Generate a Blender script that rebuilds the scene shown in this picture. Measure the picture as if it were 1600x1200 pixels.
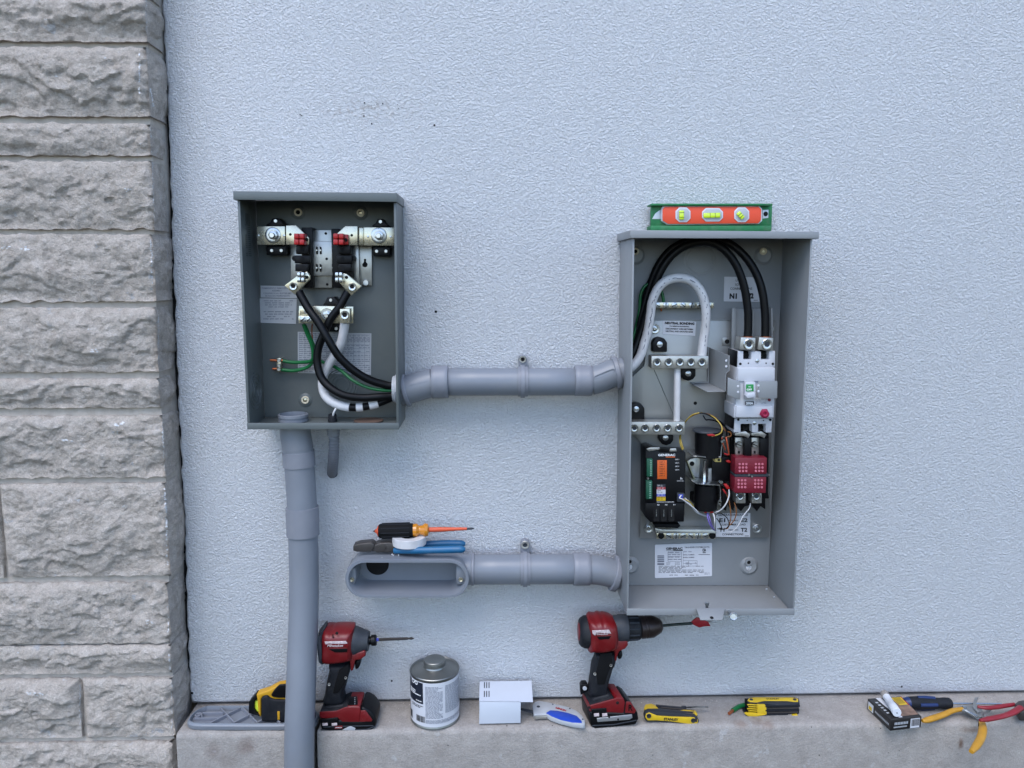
import bpy, bmesh, math, random
from mathutils import Vector, Matrix, noise
S = bpy.context.scene
for o in list(bpy.data.objects): bpy.data.objects.remove(o)
COL = S.collection
rnd = random.Random(7)
# ------------------------------------------------------------ camera
FPX = 1202.0                     # focal length in pixels of a 1600 px wide frame
DIST = 1.40                      # metres from camera to the stucco face
YAW, PITCH, ROLL = math.radians(1.5), math.radians(8.2), math.radians(0.0)
cp, sp, cy, sy = math.cos(PITCH), math.sin(PITCH), math.cos(YAW), math.sin(YAW)
FW = Vector((sy*cp, cy*cp, -sp)); RT = Vector((cy, -sy, 0.0)); UP = RT.cross(FW)
def _ray(px, py): return FW + RT*((px-800)/FPX) + UP*((600-py)/FPX)
_r0 = _ray(800, 1096)
CAMZ = -_r0.z/_r0.y*DIST
CAM = Vector((0.0, -DIST, CAMZ))
cam_d = bpy.data.cameras.new('camera'); cam = bpy.data.objects.new('camera', cam_d); COL.objects.link(cam)
cam_d.sensor_width = 36.0; cam_d.sensor_fit = 'HORIZONTAL'; cam_d.lens = 36.0*FPX/1600.0
cam_d.clip_start = 0.02; cam_d.clip_end = 300
M = Matrix((RT, UP, -FW)).transposed().to_4x4(); M.translation = CAM
cam.matrix_world = M
S.camera = cam
# ------------------------------------------------------------ world, light, exposure
w = bpy.data.worlds.new('World'); S.world = w; w.use_nodes = True
nt = w.node_tree; nt.nodes.clear()
sky = nt.nodes.new('ShaderNodeTexSky'); sky.sky_type = 'NISHITA'; sky.sun_disc = False
SUN_EL, SUN_AZ = math.radians(58), math.radians(203)   # high and veiled: soft light from above
sky.sun_elevation = SUN_EL; sky.sun_rotation = SUN_AZ
sky.altitude = 200; sky.air_density = 1.0; sky.dust_density = 1.0; sky.ozone_density = 2.5
bg = nt.nodes.new('ShaderNodeBackground'); bg.inputs['Strength'].default_value = 0.12
ow = nt.nodes.new('ShaderNodeOutputWorld')
nt.links.new(sky.outputs[0], bg.inputs[0]); nt.links.new(bg.outputs[0], ow.inputs[0])
sl = bpy.data.lights.new('sun', 'SUN'); sun = bpy.data.objects.new('sun', sl); COL.objects.link(sun)
sl.energy = 0.64; sl.angle = math.radians(38); sl.color = (1.0, 0.97, 0.95)
sdir = Vector((math.sin(SUN_AZ)*math.cos(SUN_EL), math.cos(SUN_AZ)*math.cos(SUN_EL), math.sin(SUN_EL)))
sun.rotation_euler = sdir.to_track_quat('Z', 'Y').to_euler()
sun.location = (-1, -3, 6)
S.view_settings.view_transform = 'Standard'; S.view_settings.look = 'None'
S.view_settings.gamma = 1.0; S.view_settings.use_curve_mapping = False
S.view_settings.exposure = 1.62
S.render.resolution_x = 1024; S.render.resolution_y = 768

# ------------------------------------------------------------ placing helpers
def at(px, py, d):
    """point seen at photo pixel (px,py) lying d metres in front of the stucco face"""
    r = _ray(px, py); return CAM + r*((DIST-d)/r.y)
def onz(px, py, z):
    """point seen at photo pixel (px,py) lying at height z"""
    r = _ray(px, py); return CAM + r*((z-CAMZ)/r.z)
class View:
    def __init__(s, x0, y0, k): s.x0, s.y0, s.k = x0, y0, k
    def __call__(s, X, Y, d): return at(s.x0+X*s.k, s.y0+Y*s.k, d)
    def z(s, X, Y, z): return onz(s.x0+X*s.k, s.y0+Y*s.k, z)
    def m(s, X, Y, d, n=1.0): return (s(X+n, Y, d)-s(X, Y, d)).length
V0 = View(0, 0, 1)
Z1 = View(350, 280, .1875); Z2 = View(350, 470, .1875); Z3 = View(940, 300, .225); Z4 = View(940, 500, .225)
Z5 = View(940, 720, .225); Z6 = View(0, 0, .5); Z7 = View(0, 600, .5); Z8 = View(600, 530, .25)
A1 = View(520, 800, .29375); A2 = View(270, 1040, .15); A3 = View(480, 960, 1/6); A4 = View(720, 1030, .15)
A5 = View(890, 950, 1/6); A6 = View(980, 1070, .1875); A7 = View(1320, 1060, .175); A8 = View(420, 640, .21672)
B1 = View(1040, 640, .1125); B2 = View(1000, 690, .1375)
# ------------------------------------------------------------ materials
def lin(c): return tuple(((v/255)/12.92 if v/255 <= .04045 else ((v/255+.055)/1.055)**2.4) for v in c)
MATS = {}
def mat(name, rgb, rough=.5, metal=0.0, var=.08, vscale=40, bump=0.0, bscale=300, spec=.5, rvar=.1, dirt=0.0, coat=0.0, trans=0.0, alpha=1.0):
    """rgb = albedo in sRGB 0-255"""
    m = bpy.data.materials.new(name); m.use_nodes = True; n = m.node_tree; b = n.nodes['Principled BSDF']
    c = lin(rgb)
    tc = n.nodes.new('ShaderNodeTexCoord')
    nz = n.nodes.new('ShaderNodeTexNoise'); nz.inputs['Scale'].default_value = vscale; nz.inputs['Detail'].default_value = 6
    n.links.new(tc.outputs['Object'], nz.inputs['Vector'])
    cr = n.nodes.new('ShaderNodeValToRGB')
    cr.color_ramp.elements[0].position = .3; cr.color_ramp.elements[1].position = .72
    cr.color_ramp.elements[0].color = (*[v*(1-var) for v in c], 1); cr.color_ramp.elements[1].color = (*[min(1, v*(1+var)) for v in c], 1)
    n.links.new(nz.outputs[0], cr.inputs[0])
    out = cr.outputs[0]
    if dirt:
        n2 = n.nodes.new('ShaderNodeTexNoise'); n2.inputs['Scale'].default_value = vscale*.35; n2.inputs['Detail'].default_value = 8
        n2.inputs['Roughness'].default_value = .7
        n.links.new(tc.outputs['Object'], n2.inputs['Vector'])
        r2 = n.nodes.new('ShaderNodeValToRGB'); r2.color_ramp.elements[0].position = .52; r2.color_ramp.elements[1].position = .75
        r2.color_ramp.elements[1].color = (dirt, dirt, dirt, 1)
        n.links.new(n2.outputs[0], r2.inputs[0])
        mx = n.nodes.new('ShaderNodeMixRGB'); mx.inputs[2].default_value = (.22, .2, .17, 1)
        n.links.new(r2.outputs[0], mx.inputs[0]); n.links.new(out, mx.inputs[1]); out = mx.outputs[0]
    n.links.new(out, b.inputs['Base Color'])
    mr = n.nodes.new('ShaderNodeMapRange'); mr.inputs['To Min'].default_value = max(.03, rough-rvar); mr.inputs['To Max'].default_value = min(1, rough+rvar)
    n.links.new(nz.outputs[0], mr.inputs['Value']); n.links.new(mr.outputs[0], b.inputs['Roughness'])
    b.inputs['Metallic'].default_value = metal; b.inputs['Specular IOR Level'].default_value = spec
    b.inputs['Coat Weight'].default_value = coat; b.inputs['Transmission Weight'].default_value = trans; b.inputs['Alpha'].default_value = alpha
    if bump:
        n3 = n.nodes.new('ShaderNodeTexNoise'); n3.inputs['Scale'].default_value = bscale; n3.inputs['Detail'].default_value = 4
        n.links.new(tc.outputs['Object'], n3.inputs['Vector'])
        bp = n.nodes.new('ShaderNodeBump'); bp.inputs['Strength'].default_value = bump; bp.inputs['Distance'].default_value = .001
        n.links.new(n3.outputs[0], bp.inputs['Height']); n.links.new(bp.outputs[0], b.inputs['Normal'])
    MATS[name] = m; return m
# ------------------------------------------------------------ mesh helpers
ROOTLOC = {}
def finish(name, bm, m, parent=None, sharp=38, smooth=True, label=None, kind=None):
    bmesh.ops.recalc_face_normals(bm, faces=bm.faces[:])
    vs = [v.co for v in bm.verts]
    lo = Vector((min(v.x for v in vs), min(v.y for v in vs), min(v.z for v in vs))); hi = Vector((max(v.x for v in vs), max(v.y for v in vs), max(v.z for v in vs)))
    c = (lo+hi)/2
    bmesh.ops.translate(bm, verts=bm.verts[:], vec=-c)
    if smooth:
        a = math.radians(sharp)
        for f in bm.faces: f.smooth = True
        for e in bm.edges:
            if len(e.link_faces) == 2 and e.calc_face_angle(0) > a: e.smooth = False
    me = bpy.data.meshes.new(name); bm.to_mesh(me); bm.free()
    me.materials.append(MATS[m] if isinstance(m, str) else m)
    o = bpy.data.objects.new(name, me); COL.objects.link(o)
    ROOTLOC[o] = c
    if parent: o.parent = parent; o.location = c-ROOTLOC[parent]
    else: o.location = c
    if label: o['label'] = label
    if kind: o['kind'] = kind
    return o
def thing(name, label, cat, loc, group=None):
    o = bpy.data.objects.new(name, None); o.empty_display_size = .02; COL.objects.link(o); o.location = loc; ROOTLOC[o] = Vector(loc)
    o['label'] = label; o['category'] = cat
    if group: o['group'] = group
    return o
def tag(o, label, cat, group=None):
    o['label'] = label; o['category'] = cat
    if group: o['group'] = group
    return o
def catmull(p, n=6, closed=False):
    out = []; L = len(p)
    rng = range(L) if closed else range(L-1)
    for i in rng:
        if closed: a, b, c, d = p[(i-1) % L], p[i], p[(i+1) % L], p[(i+2) % L]
        else: a, b, c, d = p[max(i-1, 0)], p[i], p[i+1], p[min(i+2, L-1)]
        for k in range(n):
            t = k/n
            out.append(0.5*((2*b)+(c-a)*t+(2*a-5*b+4*c-d)*t*t+(3*b-a-3*c+d)*t**3))
    if not closed: out.append(p[-1].copy())
    return out
def add_prism(bm, pts, vec, bev=0.0, seg=2):
    """extrude closed outline pts by vec; bevelled"""
    vs = [bm.verts.new(p) for p in pts]; f = bm.faces.new(vs)
    r = bmesh.ops.extrude_face_region(bm, geom=[f]); nv = [g for g in r['geom'] if isinstance(g, bmesh.types.BMVert)]
    bmesh.ops.translate(bm, verts=nv, vec=vec)
    if bev > 0:
        allv = set(vs) | set(nv)
        es = [e for e in bm.edges if e.verts[0] in allv and e.verts[1] in allv and len(e.link_faces) == 2 and e.calc_face_angle(0) > math.radians(25)]
        bmesh.ops.bevel(bm, geom=es, offset=bev, segments=seg, affect='EDGES', profile=.5, clamp_overlap=True)
def prism(name, view, pts, df, db, m, parent=None, bev=.0006, seg=2, smoo=0, **k):
    w = [view(x, y, df) for x, y in pts]
    if smoo: w = catmull(w, smoo, True)
    bm = bmesh.new(); add_prism(bm, w, Vector((0, df-db, 0)), bev, seg)
    return finish(name, bm, m, parent, **k)
def pillow(name, view, pts, df, db, inset, m, parent=None, smoo=3, n=4, **k):
    """rounded body: silhouette pts lie at mid depth, front and back draw in by inset"""
    mid = (df+db)/2; h = abs(df-db)/2; w = [view(x, y, mid) for x, y in pts]
    if smoo: w = catmull(w, smoo, True)
    N = len(w); x0, x1 = min(p.x for p in w), max(p.x for p in w); z0, z1 = min(p.z for p in w), max(p.z for p in w)
    cx, cz, hx, hz = (x0+x1)/2, (z0+z1)/2, (x1-x0)/2, (z1-z0)/2
    bm = bmesh.new(); L = []
    for j in range(-n, n+1):
        a = j/n*math.pi/2; off = inset*(1-math.cos(a)); dy = -h*math.sin(a)
        L.append([bm.verts.new(Vector((cx+(p.x-cx)*(1-off/hx), -mid+dy, cz+(p.z-cz)*(1-off/hz)))) for p in w])
    for a, b in zip(L, L[1:]):
        for i in range(N): bm.faces.new((a[i], a[(i+1) % N], b[(i+1) % N], b[i]))
    bm.faces.new(L[0][::-1]); bm.faces.new(L[-1])
    return finish(name, bm, m, parent, **k)
def skewprism(name, view, pts, df, vec, m, parent=None, bev=.002, seg=3, **k):
    w = [view(x, y, df) for x, y in pts]; bm = bmesh.new(); add_prism(bm, w, Vector(vec), bev, seg); return finish(name, bm, m, parent, **k)
def prismz(name, view, pts, zt, zb, m, parent=None, bev=.0006, seg=2, smoo=0, **k):
    w = [view.z(x, y, zt) for x, y in pts]
    if smoo: w = catmull(w, smoo, True)
    bm = bmesh.new(); add_prism(bm, w, Vector((0, 0, zb-zt)), bev, seg)
    return finish(name, bm, m, parent, **k)
def rect(x0, y0, x1, y1): return [(x0, y0), (x1, y0), (x1, y1), (x0, y1)]
def box(name, view, r, df, db, m, parent=None, **k): return prism(name, view, rect(*r), df, db, m, parent, **k)
def add_tube(bm, path, rad, n=14, cap=True, closed=False):
    rads = rad if isinstance(rad, (list, tuple)) else [rad]*len(path)
    up = None; rings = []
    for i, p in enumerate(path):
        if closed: t = (path[(i+1) % len(path)]-path[i-1])
        else: t = (path[min(i+1, len(path)-1)]-path[max(i-1, 0)])
        t = t.normalized() if t.length > 1e-9 else Vector((0, 0, 1))
        if up is None:
            up = Vector((0, 0, 1)) if abs(t.z) < .9 else Vector((0, 1, 0))
        up = (up-t*up.dot(t)); up.normalize(); s = t.cross(up)
        rings.append([bm.verts.new(p+(up*math.cos(2*math.pi*j/n)+s*math.sin(2*math.pi*j/n))*rads[i]) for j in range(n)])
    R = len(rings)
    for i in range(R if closed else R-1):
        a, b = rings[i], rings[(i+1) % R]
        for j in range(n): bm.faces.new((a[j], a[(j+1) % n], b[(j+1) % n], b[j]))
    if cap and not closed: bm.faces.new(rings[0][::-1]); bm.faces.new(rings[-1])
def tube(name, path, rad, m, parent=None, n=14, sm=6, **k):
    bm = bmesh.new(); add_tube(bm, catmull(path, sm) if sm else path, rad, n)
    return finish(name, bm, m, parent, **k)
def add_lathe(bm, a, b, prof, n=28):
    """prof: list of (t along a->b in metres, radius)"""
    ax = (b-a).normalized(); u = Vector((0, 0, 1)) if abs(ax.z) < .9 else Vector((0, 1, 0)); u = (u-ax*u.dot(ax)).normalized(); v = ax.cross(u)
    rings = []
    for t, r in prof:
        if r < 1e-6: rings.append([bm.verts.new(a+ax*t)])
        else: rings.append([bm.verts.new(a+ax*t+(u*math.cos(2*math.pi*j/n)+v*math.sin(2*math.pi*j/n))*r) for j in range(n)])
    for x, y in zip(rings, rings[1:]):
        if len(x) == 1 and len(y) == 1: continue
        for j in range(n):
            if len(x) == 1: bm.faces.new((x[0], y[j], y[(j+1) % n]))
            elif len(y) == 1: bm.faces.new((x[j], x[(j+1) % n], y[0]))
            else: bm.faces.new((x[j], x[(j+1) % n], y[(j+1) % n], y[j]))
def lathe(name, a, b, prof, m, parent=None, n=28, **k):
    bm = bmesh.new(); add_lathe(bm, a, b, prof, n); return finish(name, bm, m, parent, **k)
OUT = Vector((0, -1, 0)); UPZ = Vector((0, 0, 1))
def knob(name, view, X, Y, r, df, db, m, parent=None, prof=None, n=24, ax=OUT, **k):
    """round thing facing the viewer: r in view units at depth df, sits on db"""
    p = view(X, Y, df); R = view.m(X, Y, df, r); h = abs(df-db); a = p-ax*h
    if prof is None: prof = [(0, 0), (0, 1), (.85, 1), (1, .88), (1, 0)]
    return lathe(name, a, p, [(t*h, q*R) for t, q in prof], m, parent, n, **k)
WASHER = [(0, .45), (0, 1), (.8, 1), (1, .93), (1, .5), (.9, .45)]
SOCKET = [(0, 0), (0, 1), (.75, 1), (1, .9), (1, .62), (.9, .52), (.35, .5), (.35, 0)]
def hexnut(name, view, X, Y, r, df, db, m, parent=None, rot=.2, hole=0, **k):
    p = view(X, Y, df); R = view.m(X, Y, df, r)
    pts = [p+Vector((math.cos(rot+i*math.pi/3)*R, 0, math.sin(rot+i*math.pi/3)*R)) for i in range(6)]
    bm = bmesh.new(); add_prism(bm, pts, Vector((0, df-db, 0)), R*.08, 2); return finish(name, bm, m, parent, **k)
def text(s, view, X, Y, w, h, df, m, parent, rot=0.0, bold=.01, align='CENTER', shear=0.0, R=None, flat=None, name='lettering'):
    """flat print: w,h in view units (either may be None); (X,Y)=centre"""
    cu = bpy.data.curves.new('t', 'FONT'); cu.body = s; cu.align_x = 'CENTER'; cu.align_y = 'CENTER'; cu.offset = bold; cu.shear = shear
    cu.resolution_u = 3; cu.space_line = .85
    to = bpy.data.objects.new('t', cu); COL.objects.link(to)
    bpy.context.view_layer.update()
    me = bpy.data.meshes.new_from_object(to.evaluated_get(bpy.context.evaluated_depsgraph_get()))
    bpy.data.objects.remove(to); bpy.data.curves.remove(cu)
    bm = bmesh.new(); bm.from_mesh(me); bpy.data.meshes.remove(me)
    vs = [v.co for v in bm.verts]
    x0, x1 = min(v.x for v in vs), max(v.x for v in vs); y0, y1 = min(v.y for v in vs), max(v.y for v in vs)
    if flat is None:
        p = view(X, Y, df); u = view.m(X, Y, df)
        ex, ey = Vector((math.cos(rot), 0, math.sin(rot))), Vector((-math.sin(rot), 0, math.cos(rot)))
    else:
        p = view.z(X, Y, df); u = (view.z(X+1, Y, df)-p).length; ex, ey = flat
    W = w*u if w else None; H = h*u if h else None
    sx = (W/(x1-x0)) if W else H/(y1-y0); sy_ = (H/(y1-y0)) if H else sx
    cx, cyy = (x0+x1)/2, (y0+y1)/2
    for v in bm.verts: v.co = p+ex*((v.co.x-cx)*sx)+ey*((v.co.y-cyy)*sy_)
    if R: R(bm)
    return finish(name, bm, m, parent, smooth=False)
def print_rows(view, r, rows, df, m, parent, fill=.55, seed=1, word=(6, 26), name='small_print', centre=False, zz=False, skip=.08):
    """rows of word-sized marks, too small to read"""
    rr = random.Random(seed); bm = bmesh.new(); x0, y0, x1, y1 = r; dy = (y1-y0)/rows
    f = view.z if zz else view
    for i in range(rows):
        a, b = x0, x1
        if centre: q = rr.uniform(0, .2)*(x1-x0); a += q; b -= q
        elif rr.random() < .3: b -= rr.uniform(.05, .5)*(x1-x0)
        x = a
        while x < b:
            wd = rr.uniform(*word); e = min(x+wd, b); yy = y0+i*dy
            # each word: short letter strokes
            lx = x
            while lx < e:
                lw = min(word[0]*.38, e-lx); hh = fill*dy*rr.uniform(.7, 1)
                if lw > word[0]*.1:
                    q = [(lx, yy), (lx+lw*.72, yy), (lx+lw*.72, yy+hh), (lx, yy+hh)]
                    bm.faces.new([bm.verts.new(f(X, Y, df)) for X, Y in q])
                lx += word[0]*.38
            x = e+word[0]*.45
            if rr.random() < skip: x += word[1]
    return finish(name, bm, m, parent, smooth=False)
def marks(view, rects, df, m, parent, name='printed_rule', zz=False):
    bm = bmesh.new(); f = view.z if zz else view
    for r in rects: bm.faces.new([bm.verts.new(f(X, Y, df)) for X, Y in (rect(*r) if len(r) == 4 and not isinstance(r[0], tuple) else r)])
    return finish(name, bm, m, parent, smooth=False)
# ------------------------------------------------------------ material set
mat('print_black', (22, 22, 26), .6, var=.05)
mat('print_grey', (105, 108, 118), .6, var=.05)
mat('print_white', (225, 225, 225), .5, var=.03)
mat('print_red', (150, 25, 30), .5)
mat('label_white', (196, 197, 202), .45, var=.03, vscale=30)
mat('label_grey', (165, 168, 172), .45, var=.05)
mat('enclosure_dark', (90, 96, 96), .42, var=.05, vscale=15, bump=.15, bscale=500, dirt=.2)
mat('enclosure_light', (131, 134, 136), .42, var=.04, vscale=15, bump=.15, bscale=500, dirt=.16)
mat('galvanised', (176, 176, 172), .38, metal=.85, var=.14, vscale=60, bump=.1, bscale=200)
mat('steel_plate', (150, 151, 150), .42, metal=.7, var=.06, vscale=14)
mat('zinc', (190, 193, 195), .3, metal=1, var=.15, vscale=120)
mat('tinned', (205, 198, 176), .28, metal=.85, var=.12, vscale=90)
mat('aluminium', (180, 178, 172), .4, metal=.8, var=.1, vscale=150, bump=.1)
mat('chrome', (190, 193, 196), .24, metal=1, var=.05)
mat('black_plastic', (11, 11, 14), .42, var=.15, bump=.05, spec=.22)
mat('black_matte', (8, 8, 10), .75, var=.15, spec=.22)
mat('hole_black', (5, 5, 6), .9, var=.0)
mat('cable_black', (8, 9, 12), .42, var=.15, vscale=60, bump=.12, bscale=120, spec=.22)
mat('tape_white', (200, 199, 200), .4, var=.06, vscale=60, bump=.5, bscale=120, dirt=.3)
mat('wire_green', (18, 98, 50), .38, var=.12)
mat('copper', (190, 110, 75), .35, metal=.9, var=.2)
mat('pvc', (116, 121, 129), .40, var=.05, vscale=18, bump=.08, bscale=80, dirt=.26)
mat('pvc_edge', (122, 125, 133), .45, var=.06, vscale=30, dirt=.12)
mat('red_jaw', (165, 25, 28), .35, var=.1)
mat('red_block', (108, 14, 34), .5, var=.06)
mat('tool_red', (104, 10, 17), .42, var=.10, vscale=50, dirt=.10)
mat('tool_dark', (25, 27, 32), .6, var=.15, vscale=50, dirt=.1, bump=.2, bscale=600, spec=.22)
mat('tool_grey', (52, 56, 62), .5, var=.1, vscale=50, dirt=.12, spec=.22)
mat('breaker_white', (184, 186, 192), .4, var=.03)
mat('green_plastic', (25, 85, 62), .5)
mat('orange', (205, 92, 32), .5, var=.06)
mat('yellow', (200, 166, 28), .45, var=.08, vscale=60, dirt=.12)
mat('stucco_crumb', (120, 116, 112), .9)
mat('cream', (205, 196, 172), .5)
mat('rusty', (92, 72, 60), .8, var=.3, vscale=200)
# ------------------------------------------------------------ ground
def stucco_material():
    m = bpy.data.materials.new('stucco_paint'); m.use_nodes = True; n = m.node_tree; b = n.nodes['Principled BSDF']; L = n.links.new
    tc = n.nodes.new('ShaderNodeTexCoord')
    def noi(sc, det, ro=.5, dist=0.0, src=None):
        x = n.nodes.new('ShaderNodeTexNoise'); x.inputs['Scale'].default_value = sc; x.inputs['Detail'].default_value = det
        x.inputs['Roughness'].default_value = ro; x.inputs['Distortion'].default_value = dist
        L(src or tc.outputs['Object'], x.inputs['Vector']); return x.outputs[0]
    def math_(op, a, b_):
        x = n.nodes.new('ShaderNodeMath'); x.operation = op
        for i, q in enumerate((a, b_)):
            if isinstance(q, (int, float)): x.inputs[i].default_value = q
            else: L(q, x.inputs[i])
        return x.outputs[0]
    def ramp(v, a, b_, c0=(0, 0, 0, 1), c1=(1, 1, 1, 1)):
        x = n.nodes.new('ShaderNodeValToRGB'); x.color_ramp.elements[0].position = a; x.color_ramp.elements[1].position = b_
        x.color_ramp.elements[0].color = c0; x.color_ramp.elements[1].color = c1; L(v, x.inputs[0]); return x.outputs[0]
    big = noi(2.3, 4); mid = noi(9, 5)
    base = ramp(big, .3, .7, (.675, .688, .712, 1), (.70, .713, .738, 1))
    # base colour slightly darker in the low spots of the relief
    h1 = noi(270, 3.5, .62, .6); h2 = noi(480, 2, .5, .4); h3 = noi(60, 2, .5, 1.0)
    hgt = math_('ADD', math_('MULTIPLY', ramp(h1, .36, .66), 1.0), math_('ADD', math_('MULTIPLY', h2, .45), math_('MULTIPLY', h3, .35)))
    mx = n.nodes.new('ShaderNodeMixRGB'); mx.blend_type = 'MULTIPLY'; mx.inputs[0].default_value = .35
    L(base, mx.inputs[1]); L(ramp(h1, .3, .5, (.72, .72, .72, 1), (1, 1, 1, 1)), mx.inputs[2])
    # old smudge where a fitting was taken off
    ps = at(575, 172, 0); q = n.nodes.new('ShaderNodeVectorMath'); q.operation = 'SUBTRACT'
    geo = n.nodes.new('ShaderNodeNewGeometry'); L(geo.outputs['Position'], q.inputs[0]); q.inputs[1].default_value = ps
    q2 = n.nodes.new('ShaderNodeVectorMath'); q2.operation = 'MULTIPLY'; L(q.outputs[0], q2.inputs[0]); q2.inputs[1].default_value = (1, 1, 6)
    ln = n.nodes.new('ShaderNodeVectorMath'); ln.operation = 'LENGTH'; L(q2.outputs[0], ln.inputs[0])
    msk = ramp(math_('ADD', ln.outputs['Value'], math_('MULTIPLY', noi(50, 4, .7), .16)), .10, .22, (1, 1, 1, 1), (0, 0, 0, 1))
    spk = ramp(noi(120, 4, .6), .5, .62)
    mk = n.nodes.new('ShaderNodeMixRGB'); L(math_('MULTIPLY', math_('MULTIPLY', msk, spk), .5), mk.inputs[0]); L(mx.outputs[0], mk.inputs[1]); mk.inputs[2].default_value = (.30, .25, .22, 1)
    L(mk.outputs[0], b.inputs['Base Color']); b.inputs['Roughness'].default_value = .78; b.inputs['Specular IOR Level'].default_value = .25
    bp = n.nodes.new('ShaderNodeBump'); bp.inputs['Distance'].default_value = .0022
    bp.inputs['Strength'].default_value = .95
    L(hgt, bp.inputs['Height']); L(bp.outputs[0], b.inputs['Normal'])
    MATS['stucco'] = m
stucco_material()
def mineral(name, c0, c1, c2, sc, bump, bd, white=.0, stain=0.0, speck=.0, spots=()):
    m = bpy.data.materials.new(name); m.use_nodes = True; n = m.node_tree; b = n.nodes['Principled BSDF']; L = n.links.new
    tc = n.nodes.new('ShaderNodeNewGeometry')
    def noi(s_, det, ro=.6, stretch=None):
        x = n.nodes.new('ShaderNodeTexNoise'); x.inputs['Scale'].default_value = s_; x.inputs['Detail'].default_value = det; x.inputs['Roughness'].default_value = ro
        src = tc.outputs['Position']
        if stretch:
            v = n.nodes.new('ShaderNodeVectorMath'); v.operation = 'MULTIPLY'; v.inputs[1].default_value = stretch; L(src, v.inputs[0]); src = v.outputs[0]
        L(src, x.inputs['Vector']); return x.outputs[0]
    cr = n.nodes.new('ShaderNodeValToRGB'); e = cr.color_ramp.elements; e[0].position = .28; e[1].position = .75; e[0].color = (*lin(c0), 1); e[1].color = (*lin(c2), 1)
    k = cr.color_ramp.elements.new(.5); k.color = (*lin(c1), 1)
    L(noi(sc, 9, .68), cr.inputs[0]); out = cr.outputs[0]
    if white:
        r = n.nodes.new('ShaderNodeValToRGB'); r.color_ramp.elements[0].position = .66; r.color_ramp.elements[1].position = .70
        L(noi(26, 5, .6, (1, 1, 1)), r.inputs[0]); mx = n.nodes.new('ShaderNodeMixRGB'); mx.inputs[2].default_value = (.56, .56, .57, 1)
        mu = n.nodes.new('ShaderNodeMath'); mu.operation = 'MULTIPLY'; mu.inputs[1].default_value = white; L(r.outputs[0], mu.inputs[0])
        L(mu.outputs[0], mx.inputs[0]); L(out, mx.inputs[1]); out = mx.outputs[0]
    if stain:
        r = n.nodes.new('ShaderNodeValToRGB'); r.color_ramp.elements[0].position = .5; r.color_ramp.elements[1].position = .75
        L(noi(7, 6, .6, (1, 1, .6)), r.inputs[0]); mx = n.nodes.new('ShaderNodeMixRGB'); mx.inputs[2].default_value = (.22, .17, .14, 1)
        mu = n.nodes.new('ShaderNodeMath'); mu.operation = 'MULTIPLY'; mu.inputs[1].default_value = stain; L(r.outputs[0], mu.inputs[0])
        L(mu.outputs[0], mx.inputs[0]); L(out, mx.inputs[1]); out = mx.outputs[0]
    if speck:
        r = n.nodes.new('ShaderNodeValToRGB'); r.color_ramp.elements[0].position = .36; r.color_ramp.elements[1].position = .62
        lo_v = 1-speck; r.color_ramp.elements[0].color = (lo_v, lo_v, lo_v, 1); r.color_ramp.elements[1].color = (1.06, 1.06, 1.06, 1)
        L(noi(330, 5, .7, (1, 1, 1.6)), r.inputs[0]); mx = n.nodes.new('ShaderNodeMixRGB'); mx.blend_type = 'MULTIPLY'; mx.inputs[0].default_value = 1
        L(out, mx.inputs[1]); L(r.outputs[0], mx.inputs[2]); out = mx.outputs[0]
    for (pos, sc3, rad, colr, amt) in spots:
        v = n.nodes.new('ShaderNodeVectorMath'); v.operation = 'SUBTRACT'; L(tc.outputs['Position'], v.inputs[0]); v.inputs[1].default_value = pos
        v2 = n.nodes.new('ShaderNodeVectorMath'); v2.operation = 'MULTIPLY'; L(v.outputs[0], v2.inputs[0]); v2.inputs[1].default_value = sc3
        ln = n.nodes.new('ShaderNodeVectorMath'); ln.operation = 'LENGTH'; L(v2.outputs[0], ln.inputs[0])
        ad = n.nodes.new('ShaderNodeMath'); ad.operation = 'MULTIPLY_ADD'; L(noi(90, 5, .7), ad.inputs[0]); ad.inputs[1].default_value = rad*1.6; L(ln.outputs['Value'], ad.inputs[2])
        r = n.nodes.new('ShaderNodeMapRange'); r.inputs['From Min'].default_value = rad*1.1; r.inputs['From Max'].default_value = rad*1.9; r.inputs['To Min'].default_value = amt; r.inputs['To Max'].default_value = 0
        L(ad.outputs[0], r.inputs['Value']); mx = n.nodes.new('ShaderNodeMixRGB'); mx.inputs[2].default_value = (*lin(colr), 1)
        L(r.outputs[0], mx.inputs[0]); L(out, mx.inputs[1]); out = mx.outputs[0]
    L(out, b.inputs['Base Color']); b.inputs['Roughness'].default_value = .85; b.inputs['Specular IOR Level'].default_value = .3
    bp = n.nodes.new('ShaderNodeBump'); bp.inputs['Strength'].default_value = bump; bp.inputs['Distance'].default_value = bd
    ad = n.nodes.new('ShaderNodeMath'); ad.operation = 'ADD'; L(noi(240, 8, .75), ad.inputs[0]); L(noi(75, 6, .7), ad.inputs[1])
    L(ad.outputs[0], bp.inputs['Height']); L(bp.outputs[0], b.inputs['Normal'])
    MATS[name] = m
mineral('stone', (177, 166, 155), (206, 195, 184), (225, 216, 207), 55, 1.0, .007, white=.8, speck=.22)
mineral('mortar', (160, 150, 140), (176, 167, 157), (190, 182, 173), 60, .5, .001)
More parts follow.
